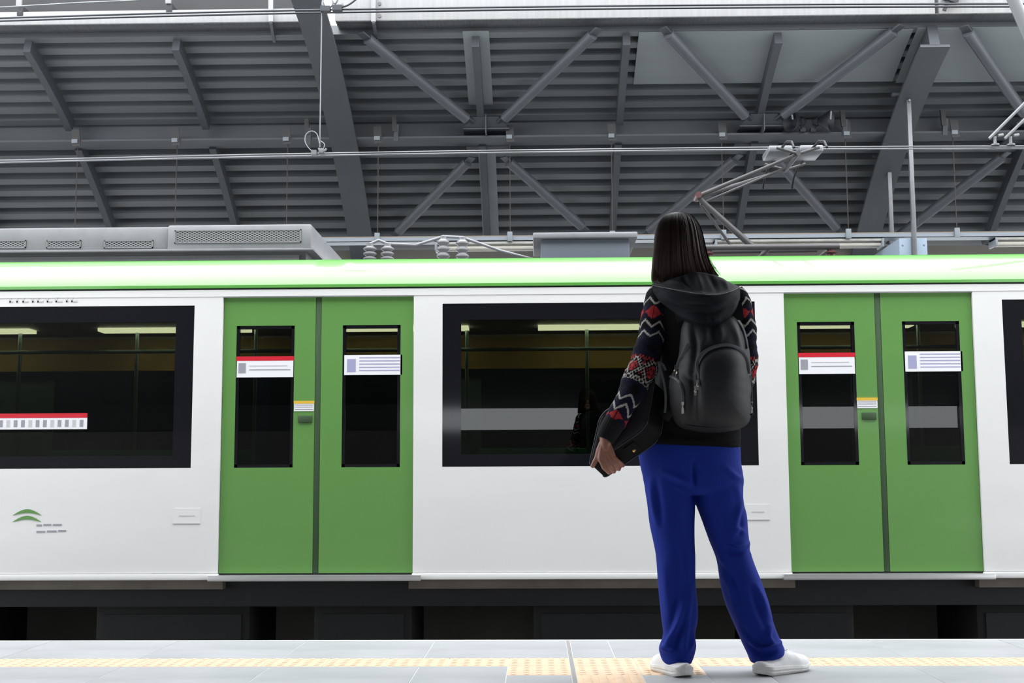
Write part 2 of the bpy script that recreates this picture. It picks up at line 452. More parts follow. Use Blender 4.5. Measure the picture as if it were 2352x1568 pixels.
# gutter box: painted front edge of the roof
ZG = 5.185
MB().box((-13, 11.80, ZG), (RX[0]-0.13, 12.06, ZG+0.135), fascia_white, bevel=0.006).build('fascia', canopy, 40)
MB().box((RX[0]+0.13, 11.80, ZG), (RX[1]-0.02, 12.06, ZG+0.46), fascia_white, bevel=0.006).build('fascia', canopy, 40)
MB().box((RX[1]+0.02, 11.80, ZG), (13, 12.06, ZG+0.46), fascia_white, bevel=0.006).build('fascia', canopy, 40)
for xa_, xb_ in ((-13, RX[0]-0.15), (RX[0]+0.15, 13)): MB().box((xa_, 11.803, ZG-0.006), (xb_, 12.07, ZG+0.004), gutter_shade).build('gutter_shade_plate', canopy)  # added thin plate, its dark colour stands in for shade under the gutter
b = MB(); X = RX[1]+0.12
b.bar(np.array([X+0.10, 11.72, ZG+0.42]), np.array([X-0.02, 11.74, ZG+0.10]), 0.16, 0.05, soffit_dark, up=(0, 1, 0)); b.bar((X-0.03, 11.74, ZG+0.11), (X-0.07, 11.75, ZG+0.01), 0.035, 0.02, soffit_dark, up=(0,1,0)); b.build('downpipe_strap', canopy, 40)
# raised soffit behind the fascia at the left
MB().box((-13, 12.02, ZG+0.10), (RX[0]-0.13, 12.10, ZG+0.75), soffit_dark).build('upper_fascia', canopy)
for x, y in ((45, 12), (388, 6)):
    p = at(x, y, 11.78); b = MB()
    b.box((p[0]-0.03, 11.79, p[2]-0.10), (p[0]+0.03, 12.02, p[2]+0.0), soffit_dark, bevel=0.004)
    b.box((p[0]-0.035, 11.77, p[2]-0.01), (p[0]+0.02, 11.80, p[2]+0.2), fascia_white, bevel=0.004)
    b.build('fascia_bracket', canopy, 40)
for x in (622, 858):
    p0, p1 = at(x, 50, 11.76), at(x, -20, 11.76); b = MB()
    b.bar(p0, p1, 0.045, 0.02, fascia_white, up=(0, 1, 0))
    q = at(x+8, 95, 12.12); b.bar(p0, q, 0.03, 0.03, tube_paint)
    if x == 858:
        for yb in (10, 38): b.lathe(at(x+14, yb, 11.74), (0, -1, 0), [(0, 0.02), (0.02, 0.02), (0.021, 0.01)], ac_dark, 8)
    b.build('fascia_bracket', canopy, 40)
# longitudinal I-beam under the purlins
b = MB(); b.box((-13, 13.20, 4.385), (13, 13.54, 4.405), beam_paint); b.box((-13, 13.36, 4.40), (13, 13.38, 4.72), beam_paint)
b.build('tie_beam', canopy)
# eave beam
MB().box((-13, 14.86, 3.22), (13, 15.02, 3.46), beige).build('eave_beam', canopy)
# bracing tubes
def under(x, y):
    "point just under the purlins seen at a survey pixel"
    lo, hi = 11.9, 15.2
    for _ in range(50):
        m_ = (lo+hi)/2; p = at(x, y, m_); yy_, zz_ = on_roof(m_, -0.09)
        if p[2] < prof(m_)-0.09: lo = m_
        else: hi = m_
    return at(x, y, m_)
def tie(x, y): return at(x, y, 13.30)
N1, N2 = at(1118, 296, 13.33), at(1745, 284, 13.33); N3 = N2+(N2-N1)+np.array([0.25, 0, 0])
def brace(p, q, r=0.058):
    p, q = np.asarray(p), np.asarray(q); d = norm(q-p)
    b = MB(); b.tube([p+d*0.10, q-d*0.10], r, tube_paint, 12)
    for e, s_ in ((p, 1), (q, -1)):      # end plates
        b.bar(e, e+d*0.16*s_, 0.09, 0.016, beam_paint, up=(0, 0, 1))
    b.build('brace', canopy, 40)
def near(N, dx, dy): return N+np.array([dx, dy, (-0.09 if dy < 0 else -0.12)*0])
up1 = lambda N, s_: np.array([N[0]+0.15*s_, 13.12, prof(13.12)-0.07])
dn1 = lambda N, s_: np.array([N[0]+0.17*s_, 13.60, prof(13.60)-0.07])
T = lambda x, y: under(x, y)
brace(T(828, 76), up1(N1, -1)); brace(T(1376, 66), up1(N1, 1)); brace(T(1522, 64), up1(N2, -1)); brace(T(2072, 58), up1(N2, 1))
brace(T(905, 541), dn1(N1, -1)); brace(T(1348, 530), dn1(N1, 1)); brace(T(1478, 540), dn1(N2, -1)); brace(T(1930, 532), dn1(N2, 1))
NR = at(2372, 268, 13.33); brace(T(2213, 60), up1(NR, -1)); brace(T(2040, 560), dn1(NR, -1))
brace(np.array([9.6, 12.1, prof(12.1)-0.08]), up1(NR, 1)); brace(np.array([8.3, 14.8, prof(14.8)-0.08]), dn1(NR, 1))
for N in (N1, N2, NR):     # gusset plates on the tie beam
    b = MB(); x = N[0]
    b.add([(x-0.25, 13.16, 4.47), (x+0.25, 13.16, 4.47), (x+0.14, 13.05, prof(13.05)-0.05), (x-0.14, 13.05, prof(13.05)-0.05),
           (x-0.25, 13.20, 4.47), (x+0.25, 13.20, 4.47), (x+0.14, 13.09, prof(13.05)-0.03), (x-0.14, 13.09, prof(13.05)-0.03)],
          [(0,1,2,3),(4,7,6,5),(0,4,5,1),(1,5,6,2),(2,6,7,3),(3,7,4,0)], beam_paint)
    b.box((x-0.25, 13.14, 4.46), (x+0.25, 13.36, 4.475), beam_paint)
    b.box((x-0.006, 13.05, 4.40), (x+0.006, 13.36, 4.60), beam_paint)
    b.box((x-0.24, 13.54, 4.375), (x+0.24, 13.70, 4.39), beam_paint)
    b.build('gusset_plate', canopy)
# dark stiffeners on the tie beam
for x, y in ((704, 290), (905, 282), (1935, 270), (2165, 268)):
    p = at(x, y, 13.18); b = MB()
    b.bar(p+np.array([0, 0, 0.08]), p+np.array([0.01, 0, -0.10]), 0.05, 0.03, clip_dark, up=(0, 1, 0))
    b.bar(p+np.array([0.03, 0, -0.02]), p+np.array([0.02, 0.02, -0.20]), 0.05, 0.03, beam_paint, up=(0, 1, 0))
    b.build('beam_clamp', canopy)
# flat sheets fixed over the ribs near the fascia
def flat_sheet(pa, pb, name='flat_sheet'):
    "(left x, top y) .. (right x, bottom y) pixels -> sheet just under the deck ribs"
    def dk(x, y):
        lo, hi = 11.9, 15.2
        for _ in range(50):
            m_ = (lo+hi)/2
            if at(x, y, m_)[2] < prof(m_)+0.09: lo = m_
            else: hi = m_
        return at(x, y, m_)
    a, b_ = dk(*pa), dk(*pb); Ys = np.linspace(a[1], b_[1], 8); rows = []
    x0, x1 = min(a[0], b_[0]), max(a[0], b_[0])
    for Y_ in Ys:
        t0, t1 = on_roof(Y_, 0.097), on_roof(Y_, 0.090)
        rows.append([(x0, *t0), (x1, *t0), (x1, *t1), (x0, *t1)])
    return MB().grid(rows, patch_paint, closev=True, caps=True).build(name, canopy)
flat_sheet((1468, 72), (2052, 183)); flat_sheet((2110, 62), (2452, 182))
flat_sheet((1062, 70), (1132, 236)); flat_sheet((1098, 346), (1146, 538))

# ---- near canopy over the camera (its edge and the gap below it show in the train's windows)
nc = thing('near_canopy_roof', (0, 1.0, 2.1), 'dark steel canopy roof above the near platform, mirrored in the train windows', 'roof', kind='structure')
rows = []
for t in np.linspace(0, 1, 12):
    Y_ = 4.7-t*8.1; Z_ = 5.2-0.25*(4.7-Y_)-0.020*(4.7-Y_)**2
    rows.append([(-13, Y_, Z_), (13, Y_, Z_), (13, Y_, Z_+0.12), (-13, Y_, Z_+0.12)])
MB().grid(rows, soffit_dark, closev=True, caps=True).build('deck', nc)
MB().box((-13, 4.65, 5.2), (13, 4.85, 5.6), fascia_white).build('fascia', nc)
wb = MB(); zb0, zb1 = 1.50, 1.98
def mirx(x): return (x-1237.0)*20.6/F         # wall behind the camera, as the windows mirror it
ops = [(mirx(930), mirx(1335)), (mirx(1812), mirx(2195))]
wb.box((-13, -3.45, 0), (13, -3.25, zb0), concrete); wb.box((-13, -3.45, zb1), (13, -3.25, 2.4), soffit_dark)
xs = [-13]+[v for o in ops for v in o]+[13]
for a, b_ in zip(xs[0::2], xs[1::2]): wb.box((a, -3.43, zb0), (b_, -3.27, zb1), soffit_dark)
tag(wb.build('wall_back'), 'back wall of the near platform with open slots, behind the camera', 'wall', kind='structure')
# ================================================================== the train
YT = 8.60
tx = lambda x, y=1000: float(at(x, y, YT)[0])
tz = lambda y, x=1176: float(at(x, y, YT)[2])
train = thing('train_carriage', (0, 9.95, -0.95), 'white and green metro train carriage passing on the far track', 'train')
TXL, TXR = -8.2, 7.6
D1, D2 = (tx(506), tx(949)), (tx(1809), tx(2248))
DP = (D2[0]+D2[1]-D1[0]-D1[1])/2; DWD = D1[1]-D1[0]
DOORS = [(D1[0]-DP, D1[1]-DP), D1, D2, (D2[0]+DP, D2[1]+DP)]
Z_SILL, Z_WB, Z_WT, Z_DT, Z_CT = tz(1330), tz(1071), tz(696), tz(676), tz(658)
Z_DB = tz(1315)
# body shell: panels between doors, cantrail over everything
wins = []; edges = [TXL]+[v for d in DOORS for v in d]+[TXR]
pil = tx(503, 900)-tx(437, 900)
wall = MB()
for a, b_ in zip(edges[0::2], edges[1::2]):
    wa, wb_ = a+pil, b_-pil
    wall.box((a, YT, Z_SILL+0.045), (b_, YT+0.07, Z_WB), white_paint)
    wall.box((a, YT, Z_WT), (b_, YT+0.07, Z_DT), white_paint)
    wall.box((a, YT, Z_WB), (wa, YT+0.07, Z_WT), white_paint); wall.box((wb_, YT, Z_WB), (b_, YT+0.07, Z_WT), white_paint)
    wins.append((wa, wb_))
wall.box((TXL, YT-0.004, Z_DT), (TXR, YT+0.07, Z_CT-0.008), white_paint)
wall.box((TXL, YT+0.01, Z_CT-0.01), (TXR, YT+0.06, Z_CT+0.004), under_black)
# far side and ends
wall.box((TXL, 11.23, Z_SILL), (TXR, 11.30, Z_WB), white_paint); wall.box((TXL, 11.23, Z_WT), (TXR, 11.30, Z_CT), white_paint)
wall.box((TXL, 11.25, Z_WB), (TXR, 11.26, Z_WT), glass)
for a, b_ in zip(edges[0::2], edges[1::2]): wall.box((a-0.2, 11.23, Z_WB), (a+0.35, 11.30, Z_WT), inner_wall)
for xe in (TXL, TXR): wall.box((xe-0.05, YT, Z_SILL), (xe, 11.30, Z_CT), white_paint)
wall.build('body_shell', train)
for a, b_ in zip(edges[0::2], edges[1::2]):
    m_ = MB(); m_.box((a-0.005, YT-0.010, Z_SILL), (b_+0.005, YT+0.07, Z_SILL+0.042), lip_white, bevel=0.004)
    m_.build('sill_moulding', train, 40)
    MB().box((a-0.03, YT+0.035, Z_SILL-0.065), (b_+0.03, YT+0.25, Z_SILL-0.002), sole_grey).build('solebar', train)
# roof: sloped green cove, flat top
ZC = Z_CT+0.004
cove = [(YT-0.012, ZC), (YT-0.016, ZC+0.02), (YT+0.0, ZC+0.045), (YT+0.05, ZC+0.092), (YT+0.15, ZC+0.168), (YT+0.26, ZC+0.232), (YT+0.33, ZC+0.258), (YT+0.37, ZC+0.262), (YT+0.45, ZC+0.27),
        (YT+1.35, ZC+0.31), (YT+2.25, ZC+0.27), (YT+2.6, ZC+0.16), (YT+2.72, ZC)]
MB().extr(cove[:8]+[(YT+0.37, ZC+0.2), (YT+0.1, ZC)], TXL, TXR, green_roof).build('roof_cove', train, 35)
MB().extr([(YT+0.371, ZC+0.261)]+cove[8:]+[(YT+0.371, ZC)], TXL, TXR, roof_top).build('roof', train, 35)
# windows
for wa, wb_ in wins:
    f_ = MB(); g0, g1, gb, gt = wa+0.13, wb_-0.13, Z_WB+0.085, Z_WT-0.115
    f_.box((wa, YT+0.003, Z_WB), (wb_, YT+0.02, gb), frit); f_.box((wa, YT+0.003, gt), (wb_, YT+0.02, Z_WT), frit)
    f_.box((wa, YT+0.003, gb), (g0, YT+0.02, gt), frit); f_.box((g1, YT+0.003, gb), (wb_, YT+0.02, gt), frit)
    w_ = f_.build('window_frame', train)
    MB().box((g0, YT+0.004, gb), (g1, YT+0.012, gt), glass).build('window_pane', w_)
# doors
def sticker(x0, x1, z0, z1, y, kind):
    b = MB(); b.box((x0, y-0.003, z0), (x1, y, z1), card); h = z1-z0; w = x1-x0
    def ln(u0, u1, v0, v1, m): b.box((x0+u0*w, y-0.0042, z0+v0*h), (x0+u1*w, y-0.0031, z0+v1*h), m)
    if kind == 'red':
        b.box((x0-0.004, y-0.004, z1-0.002), (x1+0.004, y, z1+0.028), red_ink)
        ln(0.03, 0.16, 0.25, 0.85, grey_ink); ln(0.22, 0.95, 0.42, 0.47, grey_ink); ln(0.22, 0.9, 0.66, 0.70, pale_ink)
    elif kind == 'blue':
        ln(0.05, 0.2, 0.15, 0.8, blue_ink)
        for v in (0.2, 0.36, 0.52, 0.68, 0.84): ln(0.26, 0.96, v, v+0.05, blue_ink)
    elif kind == 'yellow':
        b.box((x0-0.003, y-0.004, z1-0.002), (x1+0.003, y, z1+0.018), yellow_ink)
        for v in (0.2, 0.5, 0.76): ln(0.05, 0.95, v, v+0.08, grey_ink)
    elif kind == 'long':
        b.box((x0, y-0.004, z1-0.002), (x1, y, z1+0.03), red_ink)
        for k in range(14): ln(0.02+k*0.07, 0.055+k*0.07, 0.2, 0.8, grey_ink if k % 3 else pale_ink)
    return b
YD = YT+0.022
for k, (da, db) in enumerate(DOORS):
    xm = (da+db)/2; sc = (db-da)/443.0
    fr = MB(); fr.box((da, YT-0.002, Z_DT-0.008), (db, YT+0.06, Z_DT+0.006), steel); fr.build('door_header', train)
    st = MB(); st.box((da-0.06, YT-0.035, Z_DB-0.052), (db+0.06, YT+0.07, Z_DB-0.012), steel, bevel=0.004); st.build('door_threshold', train, 40)
    MB().box((da, YD+0.004, Z_DB-0.014), (db, YD+0.05, Z_DB), rubber).build('door_bottom_seal', train)
    MB().box((xm-0.021, YD+0.002, Z_DB), (xm+0.021, YD+0.04, Z_DT-0.008), seam_rubber, bevel=0.004).build('door_centre_seal', train, 40)
    for s_ in (0, 1):
        a, b_ = (da+0.004, xm-0.021) if s_ == 0 else (xm+0.021, db-0.004)
        c0, c1 = (da+31*sc, da+166*sc) if s_ == 0 else (da+278*sc, da+412*sc)
        zb, zt = tz(1071), tz(743)
        lf = MB(); t1 = YD+0.035
        lf.box((a, YD, Z_DB), (b_, t1, zb), green_paint); lf.box((a, YD, zt), (b_, t1, Z_DT-0.008), green_paint)
        lf.box((a, YD, zb), (c0, t1, zt), green_paint); lf.box((c1, YD, zb), (b_, t1, zt), green_paint)
        leaf = lf.build('door_leaf', train)
        fr = MB(); q = 0.022
        for bx in (((c0, zb), (c1, zb+q)), ((c0, zt-q), (c1, zt)), ((c0, zb), (c0+q, zt)), ((c1-q, zb), (c1, zt))):
            fr.box((bx[0][0], YD+0.004, bx[0][1]), (bx[1][0], YD+0.03, bx[1][1]), frit)
        fr.build('door_window_frame', leaf)
        MB().box((c0+q, YD+0.008, zb+q), (c1-q, YD+0.016, zt-q), glass).build('door_window_pane', leaf)
        if s_ == 0:
            sticker(c0+2*sc, c1-2*sc, tz(862), tz(823), YD+0.003, 'red').build('red_notice_sticker', leaf)
            xs_ = xm-0.085
            sticker(xs_-0.078, xs_+0.06, tz(941), tz(923), YD-0.0005, 'yellow').build('yellow_notice_sticker', leaf)
            h_ = MB(); h_.box((xs_-0.05, YD-0.012, tz(968)), (xs_+0.05, YD, tz(951)), seam_rubber, bevel=0.006); h_.build('door_button', leaf, 40)
        else:
            sticker(c0+4*sc, c1+4*sc, tz(858), tz(812), YD+0.003, 'blue').build('blue_notice_sticker', leaf)
# other stickers and marks on the body
b = sticker(tx(-40, 965), tx(200, 965), tz(980), tz(953), YT+0.0035, 'long'); b.build('long_notice_sticker', train)
def marks(name, recs, m, y=YT):
    b = MB()
    for x0, y0, x1, y1 in recs: b.box((tx(x0, y0), y-0.0022, tz(y1)), (tx(x1, y1), y-0.0004, tz(y0)), m)
    return b.build(name, train)
lm = []
for x, w, h in ((22, 9, 22), (38, 5, 16), (52, 14, 22), (74, 6, 22), (86, 14, 20), (108, 12, 22), (128, 16, 22), (152, 6, 16), (164, 14, 22)):
    lm += [(x, 694-h, x+3.2, 694), (x, 690.5, x+w, 694)]
    if w > 8: lm += [(x, 694-h, x+w, 697-h)]
b = MB()
for x0, y0, x1, y1 in lm: b.box((tx(x0, y0), YT-0.003, tz(y1-8)), (tx(x1, y1), YT-0.0004, tz(y0-8)), pale_ink)
b.build('body_lettering', train)
b = MB(); c = at(62, 1195, YT)         # green leaf-like emblem
for off, w in ((0.0, 0.075), (-0.045, 0.06)):
    G = []
    for t in np.linspace(0, 1, 12):
        x = c[0]-0.10+0.20*t; z = c[2]+0.035+off+0.03*math.sin(t*math.pi); h = 0.012*math.sin(t*math.pi)+0.001
        G.append([(x, YT-0.003, z-h), (x, YT-0.003, z+h)])
    b.grid(G, green_paint)
b.build('green_emblem', train)
marks('emblem_caption', [(84, 1200, 96, 1204), (100, 1199, 118, 1203), (122, 1199, 142, 1203), (84, 1215, 104, 1219), (108, 1214, 130, 1218), (134, 1213, 152, 1217)], grey_ink)
for x0, y0, x1, y1 in ((398, 1164, 460, 1200), (1712, 1160, 1768, 1196), (2356, 1250, 2400, 1284)):
    b = MB(); b.box((tx(x0, y0), YT-0.002, tz(y1)), (tx(x1, y1), YT, tz(y0)), white_paint); b.box((tx(x0, y0), YT-0.004, tz(y1)), (tx(x1, y1), YT-0.001, tz(y1)+0.006), pale_ink)
    b.box((tx(x0+14, y0), YT-0.003, tz((y0+y1)/2+1)), (tx(x1-12, y1), YT-0.001, tz((y0+y1)/2-2)), pale_ink); b.build('access_plate', train)
# underframe and running gear
u = MB(); u.box((TXL, YT+0.12, Z_SILL-0.19), (TXR, 11.1, Z_SILL-0.02), under_black); u.build('underframe', train)
for k, x in enumerate(np.arange(TXL+0.4, TXR-0.8, 1.55)):
    w = 1.1 if k % 2 else 0.7; b = MB()
    b.box((x, YT+0.30, -0.62), (x+w, YT+1.2, Z_SILL-0.19), under_dark, bevel=0.02)
    b.box((x+0.06, YT+0.285, -0.55), (x+w-0.06, YT+0.30, Z_SILL-0.26), under_black)
    b.build('equipment_case', train, 40)
for xc in (-5.9, 5.3):
    b = MB(); b.box((xc-1.35, YT+0.22, -0.62), (xc+1.35, YT+0.40, -0.40), under_dark, bevel=0.03)
    for dx in (-1.0, 1.0):
        for yy in (9.22, 10.72): b.lathe((xc+dx, yy, -0.53), (0, 1, 0), [(0, 0.40), (0.10, 0.40), (0.101, 0.43), (0.13, 0.43)], under_dark, 28)
        b.tube([(xc+dx, 9.2, -0.53), (xc+dx, 10.8, -0.53)], 0.07, under_dark, 10)
    b.build('bogie', train, 40)
# saloon
s = MB(); s.box((TXL, YT+0.07, Z_SILL), (TXR, 11.23, Z_SILL+0.03), inner_floor); s.build('saloon_floor', train)
s = MB(); s.box((TXL, YT+0.07, 1.985), (TXR, 11.23, 2.02), inner_ceil); s.build('saloon_ceiling', train)
s = MB(); s.box((TXL, 11.10, 1.66), (TXR, 11.22, 1.95), inner_yellow); s.build('saloon_cornice', train)
for x in np.arange(TXL+0.6, TXR-1.2, 1.9): MB().box((x, 10.55, 1.955), (x+1.3, 10.72, 1.984), saloon_lamp).build('saloon_lamp', train)
for i in range(len(wins)):
    wa, wb_ = wins[i]
    MB().box((wa+0.12, 10.72, 0.02), (wb_-0.1, 11.2, 0.46), seat_green, bevel=0.03).build('bench_seat', train, 40)
    MB().box((wa+0.12, 11.10, 0.46), (wb_-0.1, 11.22, 0.95), seat_green, bevel=0.03).build('bench_backrest', train, 40)
    MB().box((wb_-0.06, 10.75, 0.0), (wb_-0.02, 11.2, 1.6), seat_blue, bevel=0.008).build('draught_screen', train, 40)
    for xp in (wa+0.05, (wa+wb_)/2, wb_-0.04): MB().tube([(xp, 10.68, 0.02), (xp, 10.68, 1.99)], 0.017, pole_steel, 10).build('grab_pole', train, 40)
MB().tube([(TXL, 10.60, 1.78), (TXR, 10.60, 1.78)], 0.016, pole_steel, 8).build('grab_rail', train, 40)

# ---- roof equipment
ZR = ZC+0.27
def rx(x, y, Y): return float(at(x, y, Y)[0])
def rz(y, Y, x=1176): return float(at(x, y, Y)[2])
YA = 9.15
a0, a1, a2 = TXL+1.2, rx(392, 560, YA), rx(716, 560, YA)
ac = MB(); zt, zb = rz(517, YA, 500), rz(576, YA, 500)
ac.box((a0, YA, zb), (a1, YA+1.5, rz(522, YA, 200)), ac_grey, bevel=0.015)
ac.box((a1-0.02, YA-0.02, zb), (a2, YA+1.52, zt), ac_grey, bevel=0.015)
ac.box((a0, YA-0.03, zb-0.006), (a2+0.02, YA+1.5, zb+0.012), ac_grey, bevel=0.004)
ac.box((a0, YA+0.04, ZR-0.05), (a2-0.05, YA+1.4, zb), ac_dark)
ac.box((a0, YA+0.03, ZR-0.06), (a2-0.1, YA+0.05, zb-0.03), ac_grey)
aco = ac.build('air_conditioning_unit', train, 40)
def grl(x0, y0, x1, y1, Y):
    g = MB(); X0, X1 = rx(x0, y0, Y), rx(x1, y1, Y); Z0, Z1 = rz(y1, Y, (x0+x1)/2), rz(y0, Y, (x0+x1)/2)
    g.box((X0, Y-0.006, Z0), (X1, Y, Z1), grille); q = 0.008
    for bx in ((X0, Z0, X1, Z0+q), (X0, Z1-q, X1, Z1), (X0, Z0, X0+q, Z1), (X1-q, Z0, X1, Z1)): g.box((bx[0], Y-0.010, bx[1]), (bx[2], Y, bx[3]), ac_grey)
    g.build('grille_panel', aco)
for x0, x1 in ((-120, -60), (-20, 60), (108, 186), (240, 352)): grl(x0, 552, x1, 570, YA)
grl(402, 528, 692, 558, YA-0.02)
# blue-grey equipment box with an overhanging lid
YB = 9.45
b = MB(); X0, X1 = rx(1242, 560, YB), rx(1446, 560, YB)
b.box((X0, YB, ZR-0.02), (X1, YB+0.7, rz(550, YB)), box_blue, bevel=0.01)
bo = b.build('equipment_box', train, 40)
MB().box((X0-0.06, YB-0.05, rz(550, YB)), (X1+0.06, YB+0.75, rz(537, YB)), ac_grey, bevel=0.008).build('box_lid', bo, 40)
# bus-bar insulators
def insul(x, ytop, Y, h=None):
    p = at(x, ytop, Y); z0 = ZR-0.02; h = p[2]-z0; pr = [(0, 0.05)]
    n = 5
    for i in range(n):
        b0 = 0.02+i*(h-0.04)/n; e = (h-0.04)/n
        pr += [(b0, 0.028), (b0+e*0.4, 0.052), (b0+e*0.6, 0.052), (b0+e, 0.028)]
    pr += [(h, 0.03)]
    MB().lathe((p[0], Y, z0), (0, 0, 1), pr, ceramic, 14).build('insulator', train, 40)
    return np.array([p[0], Y, p[2]])
i1 = insul(850, 560, 9.5); i2 = insul(890, 560, 9.5); i3 = insul(1018, 543, 9.6); i4 = insul(1062, 545, 9.6)
MB().tube([i1, (i1+i2)/2+np.array([0, 0, 0.03]), i2, (i2+i3)/2+np.array([0, 0, -0.04]), i3, i4, i4+np.array([0.3, 0.05, -0.10]), i4+np.array([0.55, 0.1, -0.16])], 0.012, ac_grey, 8).build('roof_cable', train, 60)
# pantograph
YP = 9.95
pg = thing('pantograph', at(1740, 588, YP), None, None); put(pg, train)
zb_ = ZR+0.03
def P_(x, y, dy=0.0): return at(x, y, YP+dy)
fr = MB(); xa, xb = rx(1610, 580, 9.5), rx(1930, 580, 9.5)
for dy in (-0.42, 0.42):
    fr.tube([(xa, YP+dy, rz(566, 9.5, 1750)), (xb, YP+dy, rz(566, 9.5, 1750))], 0.024, panto_grey, 10)
for xx in (xa+0.05, (xa+xb)/2, xb-0.05): fr.tube([(xx, YP-0.42, rz(566, 9.5, 1750)), (xx, YP+0.42, rz(566, 9.5, 1750))], 0.022, panto_grey, 10)
fr.tube([(xa+0.1, YP-0.1, rz(558, 9.5, 1750)), (xb-0.1, YP-0.1, rz(556, 9.5, 1750))], 0.018, panto_grey, 10)
fr.build('base_frame', pg, 50)
for xx in (xa+0.06, xb-0.06):
    for dy in (-0.40, 0.40):
        h = rz(566, 9.5, 1750)-ZR+0.02; pr = [(0, 0.05)]
        for i in range(3): pr += [(0.02+i*h/3.4, 0.03), (0.03+i*h/3.4, 0.055), (0.045+i*h/3.4, 0.03)]
        pr += [(h, 0.03)]
        MB().lathe((xx, YP+dy, ZR-0.02), (0, 0, 1), pr, red_ins, 14).build('insulator', pg, 40)
knee = P_(1602, 452); hd = P_(1818, 372); foot = P_(1728, 566)
l = MB()
l.tube([foot, knee], [0.028, 0.020], panto_grey, 10)
l.tube([foot+np.array([-0.15, 0.05, 0.0]), knee+np.array([0.03, 0.05, -0.05])], 0.012, panto_grey, 8)
l.build('lower_arm', pg, 50)
l = MB()
for dy in (-0.05, 0.05): l.tube([knee+np.array([0, dy*0.3, 0]), hd+np.array([0, dy*5, 0])], [0.020, 0.013], panto_grey, 10)
l.tube([knee+np.array([0.02, 0, -0.06]), hd+np.array([-0.06, 0, -0.05])], 0.010, panto_grey, 8)
l.tube([knee+np.array([0, -0.08, 0]), knee+np.array([0, 0.08, 0])], 0.026, red_ins, 10)
l.build('upper_arm', pg, 50)
l = MB(); l.tube([hd+np.array([0, -0.28, 0]), hd+np.array([0, 0.28, 0])], 0.02, panto_grey, 10)
for dx in (-0.17, 0.17):
    for dy in (-0.26, 0.26): l.tube([hd+np.array([0, dy, 0]), hd+np.array([dx, dy, 0.05])], 0.012, panto_grey, 8)
l.build('head_carrier', pg, 50)
zc = float(P_(1818, 342)[2])
for dx in (-0.125, 0.125):
    l = MB(); cx = hd[0]+dx+0.01
    l.box((cx-0.095, YP-0.15, zc-0.062), (cx+0.095, YP+0.15, zc-0.008), carbon, bevel=0.012); so = l.build('collector_shoe', pg, 50)
    for s_ in (-1, 1):
        l = MB(); l.tube([(cx, YP+s_*0.15, zc-0.04), (cx, YP+s_*0.40, zc-0.05), (cx, YP+s_*0.58, zc-0.10), (cx, YP+s_*0.66, zc-0.17)], 0.010, under_black, 8); l.build('horn', so, 50)

# ================================================================== overhead line
ol = thing('overhead_line', at(1176, 345, 9.95), 'twin contact and messenger wires strung above the train', 'overhead line')
def wire(name, pts, r, m):
    b = MB(); b.tube(crom(pts, 24), r, m, 6); return b.build(name, ol, 60)
def wl(ys, Y): return [at(x, y, Y) for x, y in ys]
for dy, Y in ((-2.5, 9.93), (2.5, 9.97)):
    wire('contact_wire', wl([(-900, 394+dy), (0, 371+dy), (588, 357.5+dy), (1176, 347.5+dy), (1764, 341+dy), (2352, 338+dy), (3200, 336+dy)], Y), 0.0065, wire_light)
    wire('messenger_wire', wl([(-900, 78+dy*1.3), (0, 45+dy*1.3), (588, 29+dy*1.3), (1176, 19.5+dy*1.3), (1764, 14+dy*1.3), (2352, 12+dy*1.3), (3200, 14+dy*1.3)], Y), 0.0085, wire_dark)
d0, d1 = at(739, 28, 9.93), at(734.5, 338, 9.93)
b = MB(); b.tube([d0, d1], 0.0055, galv, 6); b.build('dropper', ol, 60)
b = MB(); lp = [(734, 330), (728, 308), (716, 301), (703, 309), (701, 326), (711, 342), (722, 350)]
b.tube(crom([at(x, y, 9.92) for x, y in lp], 30), 0.0045, galv, 6)
lp = [(737, 324), (745, 331), (743, 341), (736, 349)]; b.tube(crom([at(x, y, 9.91) for x, y in lp], 16), 0.0045, galv, 6)
b.build('dropper_loop', ol, 60)
b = MB()
for x, y in ((739, 348), (722, 351)): b.obox(at(x, y, 9.93), (1, 0, 0), (0, 1, 0), (0, 0, 1), (0.022, 0.03, 0.018), galv)
b.lathe(at(739, 346, 9.89), (0, -1, 0), [(0, 0.02), (0.015, 0.02), (0.016, 0.01)], galv, 10)
b.tube(crom([at(x, y, 9.90) for x, y in ((732, 340), (735, 346), (744, 347), (750, 341))], 10), 0.008, galv, 6)
b.build('contact_clamp', ol, 50)
b = MB()
for x, y in ((748, 22), (775, 20)): b.obox(at(x, y, 9.92), (1, 0, 0), (0, 1, 0), (0, 0, 1), (0.04, 0.035, 0.022), wire_dark)
for k, pp in enumerate((((742, 0), (741, 12), (748, 18), (762, 14), (764, 2)), ((760, -6), (768, 8), (774, 2), (776, -8)), ((770, 14), (786, 14), (787, 8)))):
    b.tube(crom([at(x, y, 9.9) for x, y in pp], 14), 0.009, galv, 6)
b.tube(crom([at(x, y, 9.92) for x, y in ((775, 18), (797, 13), (818, -2), (830, -20))], 12), 0.008, wire_dark, 6)
b.build('messenger_clamp', ol, 50)
for (xa_, ya_), (xb_, yb_) in (((2440, 150), (2272, 318)), ((2440, 190), (2308, 318))):
    p, q = at(xa_, ya_, 9.86), at(xb_, yb_, 9.93); b = MB()
    b.tube([p, q], 0.012, galv, 8)
    c = at(xb_+13, 322, 9.93); b.lathe(c+np.array([0, 0, -0.045]), (0, 0, 1), [(0, 0.035), (0.012, 0.035), (0.018, 0.014), (0.06, 0.012), (0.075, 0.016)], galv, 12)
    b.tube([c+np.array([0.03, 0, 0.04]), c+np.array([0.07, 0, 0.045])], 0.012, ceramic, 8)
    b.build('steady_arm', ol, 50)
